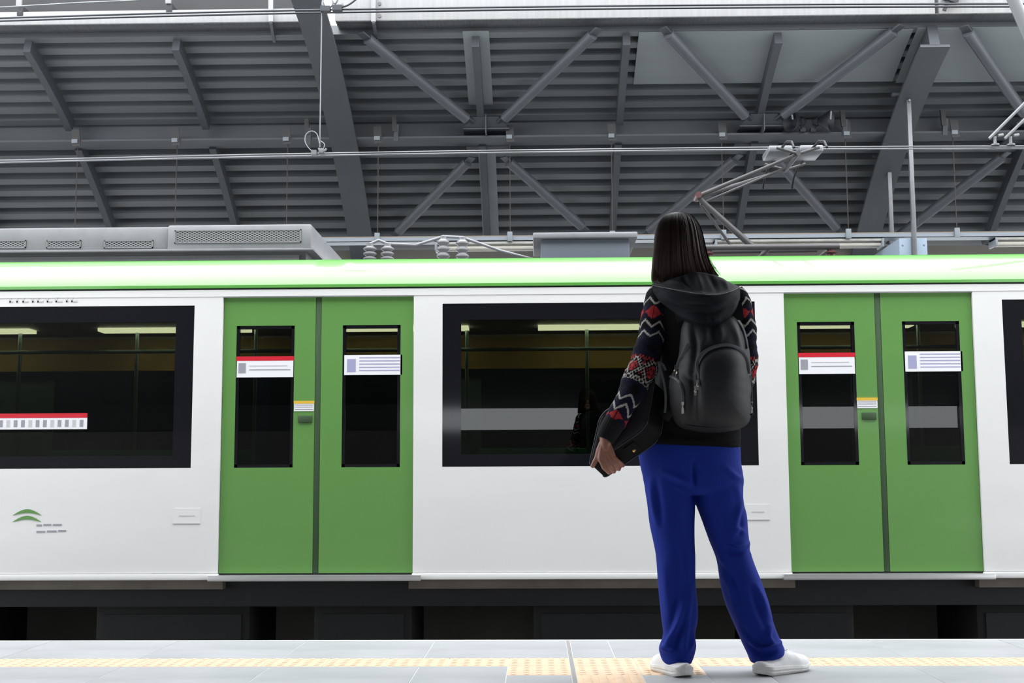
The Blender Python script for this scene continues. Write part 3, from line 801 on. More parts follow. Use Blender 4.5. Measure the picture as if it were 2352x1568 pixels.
b = MB(); b.tube([at(2318, -25, 9.6), at(2362, 78, 9.7), at(2450, 290, 9.9)], 0.05, ceramic, 14); b.build('cantilever_tube', ol, 50)
cb = MB(); cb.tube(crom([at(-300, 32, 9.5), at(0, 17.5, 9.5), at(180, 7, 9.5), at(330, 0, 9.5), at(700, -25, 9.5)], 20), 0.008, galv, 6)
tag(cb.build('feeder_cable', None, 60), 'thin pale cable crossing above the white roof edge at top left', 'cable')

# ================================================================== fittings under the far canopy
YK = 13.36
ct = thing('cable_tray', at(1500, 552, YK), 'long grey cable tray hung on thin rods under the far canopy', 'cable tray')
zt = lambda y, x=1176: float(at(x, y, YK)[2])
b = MB(); z1 = zt(547); b.box((-12, YK-0.10, z1-0.045), (12, YK-0.09, z1), tray_paint); b.box((-12, YK+0.09, z1-0.04), (12, YK+0.10, z1+0.05), tray_tan); b.box((-12, YK-0.1, z1-0.045), (12, YK+0.1, z1-0.04), tray_paint)
b.build('tray_channel', ct)
for x, yb in ((178, 548), (406, 548), (660, 548), (868, 548), (1170, 548), (1403, 545), (1656, 541), (1940, 540), (2187, 532)):
    p = at(x, 330 if x < 1200 else 312, 13.26); zt0 = 4.40
    b = MB(); b.bar((p[0], 13.19, 4.52), (p[0]+0.015, 13.19, 4.33), 0.085, 0.012, clip_dark, up=(0, 1, 0)); b.build('beam_clip', ct)
    b = MB(); b.box((p[0]-0.032, 13.165, 4.36), (p[0]+0.032, 13.19, 4.405), clip_pale, bevel=0.003); b.build('clip_face', ct, 40)
    b = MB(); b.tube([(p[0]+0.005, YK-0.1, 4.36), (p[0]+0.005, YK-0.1, z1)], 0.0055, rod_brown, 6); b.build('hanger_rod', ct, 50)
    b = MB(); b.box((p[0]-0.027, YK-0.125, z1-0.055), (p[0]+0.030, YK-0.10, z1+0.05), clip_pale, bevel=0.003); b.build('hanger_bracket', ct, 40)
# strip lights below the tray
for k, (xa_, xb_, lab) in enumerate(((1000, 1236, 'unlit strip light under the cable tray left of the grey roof box'), (1640, 2026, 'unlit strip light under the cable tray beside the pantograph'), (2280, 2640, 'unlit strip light at the right edge below the cable tray'))):
    X0, X1 = float(at(xa_, 562, 13.36)[0]), float(at(xb_, 562, 13.36)[0]); za = z1-0.0470; zb2 = za-0.095
    lt = thing('strip_light', ((X0+X1)/2, 13.36, zb2), lab, 'light', 'strip lights under the cable tray')
    MB().box((X0, 13.275, za-0.032), (X1, 13.47, za), lamp_shell, bevel=0.006).build('housing', lt, 40)
    for dy in (0.03, 0.15): MB().tube([(X0+0.02, 13.30+dy, za-0.058), (X1-0.02, 13.30+dy, za-0.058)], 0.020, lamp_tube, 10).build('lamp_tube', lt, 50)
    for xe in (X0, X1-0.025): MB().box((xe, 13.268, zb2), (xe+0.025, 13.48, za), clip_pale, bevel=0.003).build('end_cap', lt, 40)
# hanging sign seen end-on
sg = thing('hanging_sign', at(2098, 588, 13.0), 'blue-grey hanging sign box seen end-on, hung from two pale posts', 'sign')
for (xa_, ya_), (xb_, yb_), Y in (((2086, 222), (2101, 586), 12.72), ((2041, 362), (2050, 590), 13.75)):
    p = at(xa_, ya_, Y); q = at(xa_, yb_, Y); q = np.array([p[0], Y, float(at(xb_, yb_, Y)[2])])
    MB().box((p[0]-0.022, Y-0.022, q[2]), (p[0]+0.022, Y+0.022, p[2]), galv, bevel=0.004).build('post', sg, 40)
    b = MB(); b.bar((p[0]-0.17, Y-0.0, p[2]+0.02), (p[0]+0.15, Y-0.0, p[2]+0.03), 0.05, 0.03, beam_paint); b.lathe((p[0], Y-0.03, p[2]-0.05), (0, -1, 0), [(0, 0.016), (0.015, 0.012)], galv, 8); b.build('beam_bracket', sg, 40)
p = at(2098, 546, 12.74); X = float(p[0]); ztp = float(p[2])
b = MB(); b.box((X-0.145, 12.755, ztp-0.42), (X+0.145, 13.9, ztp), sign_blue, bevel=0.006); bo = b.build('sign_box', sg, 40)
b = MB(); b.box((X-0.024, 12.735, ztp-0.42), (X+0.024, 12.755, ztp), galv); b.lathe((X, 12.735, ztp-0.12), (0, -1, 0), [(0, 0.014), (0.012, 0.014), (0.013, 0.006)], ac_dark, 10)
for dx in (-0.11, 0.11): b.lathe((X+dx, 12.756, ztp-0.075), (0, -1, 0), [(0, 0.01), (0.006, 0.008)], galv, 8)
b.build('end_strap', bo, 40)
# pair of horn loudspeakers on the tie beam
for k, (x, y, sgn, lab) in enumerate(((1830, 278, -1, 'left of two black horn loudspeakers on the roof beam'), (1888, 278, 1, 'right of two black horn loudspeakers on the roof beam'))):
    c = at(x, y, 13.08); t = thing('horn_loudspeaker', (c[0], c[1], 4.42), lab, 'loudspeaker', 'horn loudspeakers on the roof beam')
    ax = (sgn*0.85, -0.5, -0.12)
    b = MB(); b.lathe(c-norm(ax)*0.10, ax, [(0, 0.045), (0.05, 0.05), (0.06, 0.04), (0.12, 0.07), (0.17, 0.105), (0.20, 0.115), (0.195, 0.10), (0.14, 0.05)], horn_black, 24); b.build('horn', t, 40)
    b = MB(); b.bar(c+np.array([0, 0.02, -0.02]), (c[0]-sgn*0.08, 13.17, 4.42), 0.03, 0.02, horn_black); b.box((c[0]-sgn*0.08-0.03, 13.14, 4.405), (c[0]-sgn*0.08+0.03, 13.20, 4.44), horn_black); b.build('bracket', t)
    b = MB(); b.obox(c+np.array([sgn*0.07, -0.11, 0.03]), (0.1*sgn, 0, 1), (1, 0.4, 0), (0, 1, 0), (0.045, 0.010, 0.006), clip_pale); b.build('name_plate', t)
# ================================================================== the woman on the platform
skin = mat('skin', (0.235, 0.098, 0.062), 0.5, var=0.10, vscale=30, bump=0.05, bscale=120)
hair_m = mat('dark_hair', (0.007, 0.005, 0.005), 0.42, spec=0.3)
strand_m = mat('hair_strands', (0.03, 0.016, 0.012), 0.5, attr='tone', spec=0.25)
knit = mat('black_knit', (0.0045, 0.0045, 0.005), 0.95, bump=0.25, bscale=260, spec=0.1)
hood_m = mat('navy_black_cotton', (0.0058, 0.0062, 0.0085), 0.75, bump=0.08, bscale=220, spec=0.15)
sleeve_m = mat('fair_isle_knit', (1, 1, 1), 0.95, attr='knit', bump=0.35, bscale=330, var=0.18, vscale=160, sheen=0.03, spec=0.1)
cuff_m = mat('ribbed_cuff', (0.010, 0.010, 0.011), 0.95, bump=0.3, bscale=300, sheen=0.04, spec=0.1)
thread = mat('grey_thread', (0.16, 0.15, 0.15), 0.8)
blue = mat('royal_blue_cotton', (0.0055, 0.020, 0.205), 0.8, var=0.10, vscale=14, bump=0.06, bscale=300, spec=0.15)
shoe_w = mat('white_sneaker_upper', (0.72, 0.72, 0.73), 0.6, var=0.06, vscale=25, bump=0.08, bscale=150)
sole_w = mat('white_sneaker_sole', (0.66, 0.65, 0.63), 0.6, var=0.15, vscale=30)
pack_m = mat('charcoal_nylon', (0.0105, 0.0105, 0.0122), 0.62, var=0.12, vscale=10, bump=0.05, bscale=400, spec=0.3)
pack_d = mat('charcoal_nylon_base', (0.008, 0.008, 0.009), 0.65, bump=0.10, bscale=400, spec=0.25)
tape_m = mat('grey_zip_tape', (0.040, 0.048, 0.056), 0.6)
chrome = mat('zip_pull_metal', (0.36, 0.34, 0.31), 0.3, 1.0)
leather = mat('black_leather', (0.008, 0.008, 0.013), 0.38, bump=0.06, bscale=200, spec=0.3)
leather_d = mat('black_leather_gusset', (0.0035, 0.0035, 0.004), 0.5, bump=0.06, bscale=200, spec=0.15)
piping_m = mat('leather_piping', (0.022, 0.022, 0.028), 0.25)
gold = mat('brass_clasp', (0.75, 0.42, 0.14), 0.3, 1.0)

def ring(pl, pr, Y, b, n=40, p=2.2, Yr=None):
    "cross-section between two survey pixels at depth Y, b metres half depth"
    L, R_ = at(*pl, Y), at(*pr, Y if Yr is None else Yr); c = (L+R_)/2; a = (R_-L)/2; o = []
    for k in range(n):
        t = 2*math.pi*k/n; ct, st = math.cos(t), math.sin(t)
        o.append(c+a*math.copysign(abs(ct)**(2/p), ct)+np.array([0, b, 0])*math.copysign(abs(st)**(2/p), st))
    return o
def loft(rings_px, n=40, m_=36, p=2.2, mt=None, mb=None):
    R_ = np.array([ring(r[0], r[1], r[2], r[3], n, p) for r in rings_px]); D = crom(R_.reshape(len(R_), -1), m_).reshape(m_, n, 3)
    b = mb or MB(); b.grid(D, mt, closev=True, caps=True); return b
def remesh(b, voxel, smooth=2):
    "one continuous skin around overlapping closed pieces"
    me = b.mesh('tmp'); o = bpy.data.objects.new('tmp', me); COL.objects.link(o)
    md = o.modifiers.new('r', 'REMESH'); md.mode = 'VOXEL'; md.voxel_size = voxel; md.use_smooth_shade = True
    if smooth:
        ms = o.modifiers.new('s', 'SMOOTH'); ms.factor = 0.5; ms.iterations = smooth
    dg = bpy.context.evaluated_depsgraph_get(); ev = o.evaluated_get(dg); me2 = bpy.data.meshes.new_from_object(ev)
    bpy.data.objects.remove(o, do_unlink=True)
    me2.polygons.foreach_set('use_smooth', [True]*len(me2.polygons))
    return me2
def finish(me, name, mt, parent, origin=None):
    me.name = name; me.materials.clear()
    for q in (mt if isinstance(mt, (list, tuple)) else [mt]): me.materials.append(q)
    V = np.empty(len(me.vertices)*3); me.vertices.foreach_get('co', V); V = V.reshape(-1, 3)
    o = np.array([(V[:, 0].min()+V[:, 0].max())/2, (V[:, 1].min()+V[:, 1].max())/2, V[:, 2].min()]) if origin is None else np.asarray(origin)
    me.vertices.foreach_set('co', (V-o).ravel()); me.update()
    ob = bpy.data.objects.new(name, me); COL.objects.link(ob); ob.location = Vector([float(c) for c in o])
    if parent is not None: put(ob, parent)
    return ob
def crease(V, N, strokes, back=True):
    "push vertices along their normals near drawn fold lines (pixels on the person's back)"
    px, py = topx(V); D = np.zeros(len(V)); wgt = np.clip(-N[:, 1]*1.6+0.25, 0, 1) if back else np.ones(len(V))
    for pts, w, amp in strokes:
        P = crom(pts, 14) if len(pts) > 2 else np.array([np.array(pts[0])+(np.array(pts[1])-np.array(pts[0]))*t for t in np.linspace(0, 1, 8)])
        best = np.full(len(V), 1e9); tb_ = np.zeros(len(V))
        for i in range(len(P)-1):
            a, d = P[i], P[i+1]-P[i]; L2 = d@d+1e-9
            t = np.clip(((px-a[0])*d[0]+(py-a[1])*d[1])/L2, 0, 1)
            dist = np.hypot(px-a[0]-t*d[0], py-a[1]-t*d[1]); s_ = dist < best
            best = np.where(s_, dist, best); tb_ = np.where(s_, (i+t)/(len(P)-1), tb_)
        D += amp*np.exp(-(best/w)**2)*(0.35+0.65*np.sin(np.pi*np.clip(tb_, 0.02, 0.98)))
    return V+N*(D*wgt)[:, None]
def apply_crease(me, strokes, wob=0.0, seed=3):
    n = len(me.vertices); V = np.empty(n*3); me.vertices.foreach_get('co', V); V = V.reshape(-1, 3)
    N = np.array([v.normal[:] for v in me.vertices])
    if wob:
        r = np.random.RandomState(seed); D = np.zeros(n)
        for _ in range(7):
            k = r.normal(size=3)*np.array([26, 18, 11]); D += np.sin(V@k+r.uniform(0, 6.28))
        V = V+N*(D*wob/3)[:, None]
    V = crease(V, N, strokes); me.vertices.foreach_set('co', V.ravel()); me.update()
SP = lambda L: [((a, b), c, d) if False else (a, b, c) for a, b, c in L]

# ---- arm paths (centre pixel, half width px, depth)
ARM_L = [((1526, 664), 26, 4.365), ((1511, 690), 31, 4.36), ((1501, 735), 29.5, 4.345), ((1494, 780), 31, 4.335), ((1483, 825), 33, 4.32), ((1467, 866), 34, 4.305), ((1447, 905), 29, 4.285), ((1430, 938), 26, 4.268), ((1414, 966), 24.5, 4.255), ((1400, 990), 21.5, 4.247), ((1389, 1011), 19, 4.243)]
ARM_R = [((1684, 668), 24, 4.375), ((1698, 695), 26, 4.375), ((1709, 740), 26, 4.375), ((1713, 790), 26, 4.38), ((1714, 835), 26.5, 4.39), ((1708, 872), 26, 4.43), ((1694, 890), 24, 4.50), ((1676, 898), 21, 4.57), ((1655, 902), 18, 4.63)]
def arm_rings(path, n, m_, shrink=1.0, dmul=1.0):
    C = crom([np.append(at(*c, Y), h) for c, h, Y in path], m_); G = []
    S = at(1500, 800, 4.3)[0]-at(1499, 800, 4.3)[0]; up = None
    for i in range(m_):
        d = norm(C[min(i+1, m_-1), :3]-C[max(i-1, 0), :3])
        a = norm(np.cross(np.array([0, 1., 0]) if abs(d[1]) < 0.85 else np.array([0, 0, 1.]), d))
        if up is not None and np.dot(a, up) < 0: a = -a
        if up is not None: a = norm(up-d*np.dot(up, d))
        up = a; b = np.cross(d, a); r = C[i, 3]*S*shrink
        G.append([C[i, :3]+r*(math.cos(2*math.pi*k/n)*a+dmul*math.sin(2*math.pi*k/n)*b) for k in range(n)])
    return np.array(G), C

# ---- body: one continuous figure (mostly inside the clothes)
bd = MB()
hc = at(1557, 566, 4.395)
def blob(c, r, n=20):
    c = np.asarray(c, float); G = []
    for i in range(n+1):
        t = math.pi*i/n; G.append([c+np.array([r[0]*math.sin(t)*math.cos(2*math.pi*k/n), r[1]*math.sin(t)*math.sin(2*math.pi*k/n), r[2]*math.cos(t)]) if 0 < i < n else c+np.array([1e-4*math.cos(2*math.pi*k/n), 1e-4*math.sin(2*math.pi*k/n), r[2]*math.cos(t)]) for k in range(n)])
    bd.grid(G, skin, closev=True, caps=True)
blob(hc+np.array([0, 0, 0.02]), (0.068, 0.088, 0.088)); blob(hc+np.array([0, 0.028, -0.045]), (0.055, 0.066, 0.062))
blob(hc+np.array([0, 0.098, -0.022]), (0.012, 0.018, 0.022)); blob(hc+np.array([0, 0.088, -0.058]), (0.021, 0.010, 0.008)); blob(hc+np.array([0, 0.082, -0.088]), (0.018, 0.014, 0.014))
for s_ in (-1, 1): blob(hc+np.array([s_*0.028, 0.083, 0.008]), (0.013, 0.009, 0.008)); blob(hc+np.array([s_*0.068, 0.0, -0.015]), (0.010, 0.018, 0.028)); blob(hc+np.array([s_*0.03, 0.085, 0.026]), (0.022, 0.010, 0.006))
bd.tube([hc+np.array([0, -0.01, -0.06]), at(1592, 660, 4.385)], [0.048, 0.052], skin, 18)
loft([((1560, 650), (1635, 650), 4.385, 0.045), ((1530, 672), (1675, 675), 4.385, 0.07), ((1522, 720), (1690, 722), 4.385, 0.085), ((1528, 800), (1688, 800), 4.385, 0.085), ((1530, 870), (1680, 870), 4.385, 0.082), ((1510, 950), (1685, 950), 4.385, 0.09), ((1488, 1030), (1686, 1030), 4.385, 0.10), ((1490, 1090), (1690, 1090), 4.385, 0.098), ((1505, 1125), (1685, 1125), 4.385, 0.09)], 28, 28, mt=skin, mb=bd)
loft([((1490, 1080), (1585, 1080), 4.385, 0.075), ((1506, 1190), (1584, 1190), 4.375, 0.065), ((1522, 1300), (1585, 1300), 4.365, 0.048), ((1530, 1380), (1588, 1380), 4.35, 0.047), ((1538, 1460), (1578, 1460), 4.34, 0.036), ((1542, 1515), (1576, 1515), 4.335, 0.034), ((1542, 1535), (1576, 1535), 4.335, 0.036)], 24, 28, mt=skin, mb=bd)
loft([((1604, 1080), (1695, 1080), 4.385, 0.075), ((1625, 1190), (1706, 1190), 4.38, 0.065), ((1662, 1300), (1722, 1300), 4.375, 0.048), ((1685, 1380), (1748, 1380), 4.37, 0.047), ((1718, 1460), (1764, 1455), 4.365, 0.036), ((1740, 1505), (1778, 1500), 4.36, 0.034), ((1748, 1528), (1784, 1522), 4.365, 0.036)], 24, 28, mt=skin, mb=bd)
for path in (ARM_L, ARM_R):
    G, _ = arm_rings(path, 20, 26, 0.62); bd.grid(G, skin, closev=True, caps=True)
# left hand closed on the lower edge of the bag
HD = lambda x, y, Y: at(x, y, Y)
wrist = HD(1391, 1004, 4.245); wr2 = HD(1391, 1020, 4.243)
bd.tube([HD(1396, 990, 4.247), wrist, wr2, HD(1391, 1034, 4.242)], [0.022, 0.021, 0.020, 0.019], skin, 16)
KN = [(1379, 1055), (1388.5, 1051), (1398.5, 1049), (1408, 1047)]
MID = [(1387, 1073), (1399, 1069.5), (1410.5, 1065), (1420.5, 1060)]
TIP = [(1399, 1085), (1410, 1082.5), (1421.5, 1077), (1431, 1069)]
for i in range(4):
    k, m2, t2 = KN[i], MID[i], TIP[i]; r = (0.0079, 0.0081, 0.0077, 0.0070)[i]
    bd.tube([HD(1386+3.0*i, 1018, 4.243), HD((1386+3*i+k[0])/2-0.3, (1018+k[1])/2, 4.237), HD(*k, 4.234)], [0.0125, 0.0118, 0.0098], skin, 12)
    bd.tube([HD(*k, 4.234), HD(k[0]*0.5+m2[0]*0.5, k[1]*0.5+m2[1]*0.5, 4.231), HD(*m2, 4.234), HD(m2[0]*0.4+t2[0]*0.6, m2[1]*0.4+t2[1]*0.6, 4.241), HD(*t2, 4.257), HD(t2[0]-1, t2[1]-3, 4.281), HD(t2[0]-5, t2[1]-9, 4.295)], [r*1.2, r*0.98, r*1.1, r*0.94, r*1.0, r*0.9, r*0.7], skin, 12)
bd.tube([HD(1384, 1018, 4.245), HD(1376.5, 1036, 4.245), HD(1371, 1052, 4.247), HD(1364, 1064, 4.251), HD(1359.5, 1073, 4.256)], [0.013, 0.0125, 0.0098, 0.0088, 0.0068], skin, 12)
# right hand held in front of the chest (hidden behind her from here)
rw = at(1655, 902, 4.63)
bd.tube([rw, rw+np.array([-0.05, 0.03, 0.0]), rw+np.array([-0.09, 0.045, 0.0])], [0.022, 0.030, 0.026], skin, 14)
for i in range(4):
    o = rw+np.array([-0.09, 0.045, 0.026-0.017*i]); bd.tube([o, o+np.array([-0.03, 0.005, -0.004]), o+np.array([-0.045, -0.018, -0.01]), o+np.array([-0.035, -0.036, -0.012])], [0.0088, 0.0085, 0.008, 0.0068], skin, 10)
bd.tube([rw+np.array([-0.03, 0.02, 0.02]), rw+np.array([-0.06, 0.0, 0.04]), rw+np.array([-0.08, -0.02, 0.04])], [0.011, 0.0095, 0.0075], skin, 10)
me = remesh(bd, 0.0026, 1)
PBASE = np.array([0.62, 4.36, 0.0])
person = finish(me, 'person', skin, None, PBASE)
tag(person, 'woman seen from behind in blue trousers and dark hoodie with patterned sleeves', 'person')

# ---- trousers
tr = MB()
loft([((1480, 1000), (1693, 1000), 4.385, 0.112), ((1466, 1030), (1699, 1030), 4.385, 0.118), ((1469, 1060), (1700, 1062), 4.385, 0.122), ((1475, 1088), (1705, 1090), 4.385, 0.120), ((1482, 1118), (1706, 1118), 4.385, 0.112), ((1500, 1136), (1690, 1136), 4.385, 0.09)], 48, 30, 2.3, blue, tr)
loft([((1476, 1080), (1592, 1080), 4.385, 0.095), ((1481, 1120), (1594, 1120), 4.382, 0.095), ((1487, 1160), (1595.5, 1160), 4.378, 0.09), ((1492, 1203), (1594.5, 1203), 4.374, 0.085), ((1501, 1245), (1595, 1245), 4.37, 0.08), ((1507, 1278), (1596.5, 1278), 4.366, 0.076), ((1512, 1337), (1597, 1337), 4.358, 0.073), ((1518, 1395), (1602, 1393), 4.35, 0.074), ((1522, 1430), (1601, 1428), 4.345, 0.073), ((1524.5, 1458), (1595, 1454), 4.342, 0.072), ((1515, 1486), (1598, 1479), 4.338, 0.074), ((1516, 1500), (1596, 1494), 4.333, 0.075), ((1521, 1515), (1591, 1511), 4.330, 0.074), ((1527, 1524), (1587, 1521), 4.328, 0.070)], 48, 60, 2.15, blue, tr)
loft([((1596, 1080), (1704, 1080), 4.385, 0.095), ((1596, 1120), (1706, 1120), 4.384, 0.095), ((1598, 1152), (1706, 1150), 4.382, 0.092), ((1610, 1188), (1716, 1180), 4.38, 0.088), ((1628, 1239), (1721, 1234), 4.378, 0.082), ((1646, 1286), (1728, 1280), 4.376, 0.078), ((1655, 1344), (1750, 1342), 4.374, 0.075), ((1668, 1391), (1766, 1389), 4.372, 0.075), ((1686, 1431), (1777, 1431), 4.370, 0.073), ((1707, 1478), (1791, 1466), 4.368, 0.073), ((1718, 1502), (1800, 1486), 4.362, 0.074), ((1723, 1516), (1801, 1497), 4.358, 0.074), ((1728, 1522), (1799, 1502), 4.356, 0.070)], 48, 60, 2.15, blue, tr)
me = remesh(tr, 0.0042, 3)
ST = [
 ([(1494, 1110), (1502, 1160), (1510, 1205)], 7, 0.006), ([(1506, 1100), (1512, 1150), (1518, 1200)], 8, -0.005),
 ([(1523, 1083), (1560, 1098), (1590, 1112)], 8, 0.006), ([(1535, 1105), (1568, 1118), (1592, 1130)], 8, -0.006),
 ([(1668, 1075), (1690, 1095), (1703, 1100)], 8, 0.005), ([(1596, 1060), (1595, 1100), (1596, 1140)], 7, -0.010),
 ([(1588, 1085), (1594, 1120), (1606, 1165)], 5, 0.004),
 ([(1695, 1120), (1700, 1160), (1690, 1195), (1680, 1240)], 8, 0.006), ([(1708, 1165), (1704, 1200), (1700, 1225)], 6, -0.005),
 ([(1672, 1253), (1695, 1258), (1718, 1248)], 6, 0.009), ([(1668, 1262), (1694, 1270), (1722, 1262)], 7, -0.009), ([(1690, 1222), (1700, 1216), (1708, 1224)], 6, 0.006),
 ([(1650, 1270), (1666, 1292), (1676, 1310)], 7, 0.006), ([(1660, 1320), (1680, 1350), (1690, 1400)], 9, 0.005), ([(1672, 1300), (1690, 1340), (1705, 1390)], 9, -0.005),
 ([(1738, 1345), (1752, 1380), (1764, 1415)], 7, 0.006), ([(1726, 1350), (1742, 1395), (1758, 1440)], 8, -0.006),
 ([(1718, 1465), (1745, 1488), (1775, 1486), (1792, 1474)], 6, 0.010), ([(1716, 1480), (1746, 1502), (1778, 1496)], 6, -0.008), ([(1770, 1440), (1765, 1462), (1776, 1478)], 6, 0.008), ([(1705, 1440), (1728, 1470), (1752, 1478)], 7, -0.006),
 ([(1572, 1385), (1558, 1430), (1540, 1468), (1528, 1490)], 7, 0.009), ([(1560, 1360), (1546, 1410), (1534, 1450)], 7, -0.006), ([(1586, 1350), (1580, 1410), (1572, 1470), (1574, 1505)], 7, 0.007), ([(1578, 1420), (1564, 1460), (1552, 1495)], 7, -0.006),
 ([(1518, 1482), (1535, 1494), (1556, 1496)], 6, 0.008), ([(1516, 1495), (1538, 1508), (1570, 1508)], 6, -0.005), ([(1592, 1450), (1588, 1480), (1580, 1500)], 5, 0.006), ([(1525, 1300), (1530, 1350), (1533, 1400)], 9, 0.004), ([(1560, 1230), (1570, 1290), (1575, 1340)], 10, -0.004)]
apply_crease(me, [(p_, w_*0.95, a_*1.7) for p_, w_, a_ in ST], 0.0022)
tag(finish(me, 'trousers', blue, person), 'royal blue loose trousers')

# ---- shoes
def shoe(heel, toe, flip):
    heel, toe = np.array([*heel, 0.0]), np.array([*toe, 0.0]); L = np.linalg.norm(toe-heel); d = (toe-heel)/L; s_ = np.array([-d[1], d[0], 0.0])
    ts = 0.5-0.5*np.cos(np.linspace(0, math.pi, 40)); hw = lambda t: float(np.interp(t, [0, 0.004, 0.015, 0.035, 0.07, 0.12, 0.3, 0.5, 0.68, 0.82, 0.92, 0.98, 1], [0.001, 0.009, 0.017, 0.025, 0.031, 0.034, 0.034, 0.036, 0.044, 0.043, 0.033, 0.018, 0.002]))*L/0.25
    off = lambda t: flip*0.006*math.sin(t*math.pi)
    rise = lambda t: 0.012*max(0, (t-0.72)/0.28)**2+0.010*max(0, (0.16-t)/0.16)**1.5
    sh = lambda t: float(np.interp(t, [0, 0.15, 0.5, 0.8, 1], [0.026, 0.030, 0.027, 0.021, 0.020]))
    top = lambda t: float(np.interp(t, [0, 0.05, 0.12, 0.3, 0.42, 0.6, 0.78, 0.9, 0.97, 1], [0.036, 0.042, 0.045, 0.056, 0.078, 0.070, 0.056, 0.046, 0.036, 0.026]))
    S = MB(); G = []
    for t in ts:
        c = heel+d*L*t+s_*off(t); w = hw(t)+0.004; z0, z1 = rise(t), rise(t)+sh(t); prof_ = []
        for a, z in ((-0.86, z0), (-0.97, z0+0.004), (-1.03, z0+(z1-z0)*0.35), (-0.97, z0+(z1-z0)*0.5), (-1.04, z0+(z1-z0)*0.68), (-0.98, z1), (-0.85, z1+0.002), (0.85, z1+0.002), (0.98, z1), (1.04, z0+(z1-z0)*0.68), (0.97, z0+(z1-z0)*0.5), (1.03, z0+(z1-z0)*0.35), (0.97, z0+0.004), (0.86, z0)):
            prof_.append(c+s_*w*a+np.array([0, 0, z]))
        G.append(prof_)
    S.grid(G, sole_w, closev=True, caps=True)
    U = MB(); G = []
    for t in ts:
        c = heel+d*L*t+s_*off(t); w = hw(t)*0.985; z0 = rise(t)+sh(t)-0.004; z1 = rise(t)+top(t); pr = []
        for k in range(18):
            a = math.pi*k/17; ca, sa = math.cos(a), math.sin(a)
            wz = 0.0018*math.sin(t*46+ca*3)*(1 if 0.45 < t < 0.85 else 0.3)
            tap = 1-0.32*(sa**1.5)*(1 if t < 0.45 else 0.6)
            pr.append(c+s_*w*tap*math.copysign(abs(ca)**0.75, ca)+np.array([0, 0, z0+(z1-z0)*abs(sa)**0.7+wz*sa]))
        G.append(pr)
    U.grid(G, shoe_w, closev=True, caps=True)
    # laces and tongue
    o = tag(U.build('shoe', person, 50), 'white sneaker')
    S.build('sole', o, 40)
    LC = MB()
    for t in (0.46, 0.53, 0.60, 0.67):
        c = heel+d*L*t+s_*off(t); z = rise(t)+top(t)+0.0015; w = hw(t)*0.5
        LC.tube([c-s_*w+np.array([0, 0, z-0.010]), c+np.array([0, 0, z+0.002]), c+s_*w+np.array([0, 0, z-0.010])], 0.003, shoe_w, 6)
    lo_ = LC.build('laces', o, 60); lo_['kind'] = 'stuff'
    return o
shoe((0.486, 4.230), (0.412, 4.458), 1); shoe((0.727, 4.266), (0.920, 4.440), -1)

# ---- hoodie: torso, sleeves, hood
hb = MB()
loft([((1556, 640), (1640, 640), 4.38, 0.05), ((1520, 654), (1682, 660), 4.38, 0.078), ((1503, 678), (1700, 684), 4.38, 0.098), ((1502, 722), (1704, 726), 4.38, 0.112), ((1510, 782), (1706, 782), 4.38, 0.114), ((1513, 850), (1704, 850), 4.382, 0.112), ((1503, 920), (1702, 920), 4.384, 0.114), ((1488, 980), (1701, 982), 4.385, 0.122), ((1474, 1012), (1700, 1018), 4.385, 0.128), ((1478, 1022), (1699, 1028), 4.385, 0.126), ((1486, 1024), (1690, 1028), 4.385, 0.118)], 48, 60, 2.25, knit, hb)
me = remesh(hb, 0.0045, 2); apply_crease(me, [([(1500, 1006), (1600, 1012), (1699, 1012)], 5, 0.003), ([(1520, 760), (1530, 860), (1515, 960)], 14, -0.006), ([(1500, 985), (1590, 1000), (1690, 996)], 6, -0.004)], 0.002, 5)
hoodie = tag(finish(me, 'hoodie', knit, person), 'dark hooded cardigan')
RED, WHT, NAV, BLK = (0.36, 0.030, 0.036), (0.42, 0.40, 0.37), (0.009, 0.0095, 0.024), (0.006, 0.006, 0.007)
def knit_colour(u, v):
    "u metres round the arm, v pixel row down the arm; returns the yarn colour"
    q = 0.0032; uq = round(u/q)*q; mm = 0.00152
    def zig(v0, amp=7.5, lam=0.056, ph=0.0):
        tri = abs(((uq/lam+ph) % 1.0)*2-1)*2-1; return abs(v-(v0+amp*tri)) < 2.6
    for v0, ph in ((676, 0.2), (703, 0.1), (750, 0.1), (774, 0.1), (922, 0.35), (943, 0.35)):
        if zig(v0, ph=ph): return WHT
    for v0, hh in ((727, 15), (961, 11)):
        dx = abs(((uq/0.066+0.62) % 1.0)-0.5)*2; dy = abs(v-v0)/hh
        if dx+dy < 0.93:
            return BLK if dx < 0.05 else RED
    if 826 <= v <= 884:
        dx = ((uq/0.07) % 1.0)-0.5; ax_ = abs(dx)*0.07/mm; dy = v-855; ck = (int(abs(ax_)/4.6)+int((v-826)/5.2)) % 2
        if abs(ax_+abs(dy)*0.9-24) < 5: return WHT if ck else BLK
        if ax_+abs(dy) < 17: return RED if ck or ax_+abs(dy) < 7 else BLK
        if ax_-abs(dy)*0.5 > 13 and abs(dy) < 24: return RED if ck else BLK
        if abs(dy) > 20 and ck: return RED if v < 855 else WHT
        return BLK
    for v0 in (806, 902):
        dx = abs(((uq/0.066+0.3) % 1.0)-0.5)*2
        if dx+abs(v-v0)/17 < 0.7: return BLK
    if v < 712 or 740 < v < 760: return BLK
    return NAV
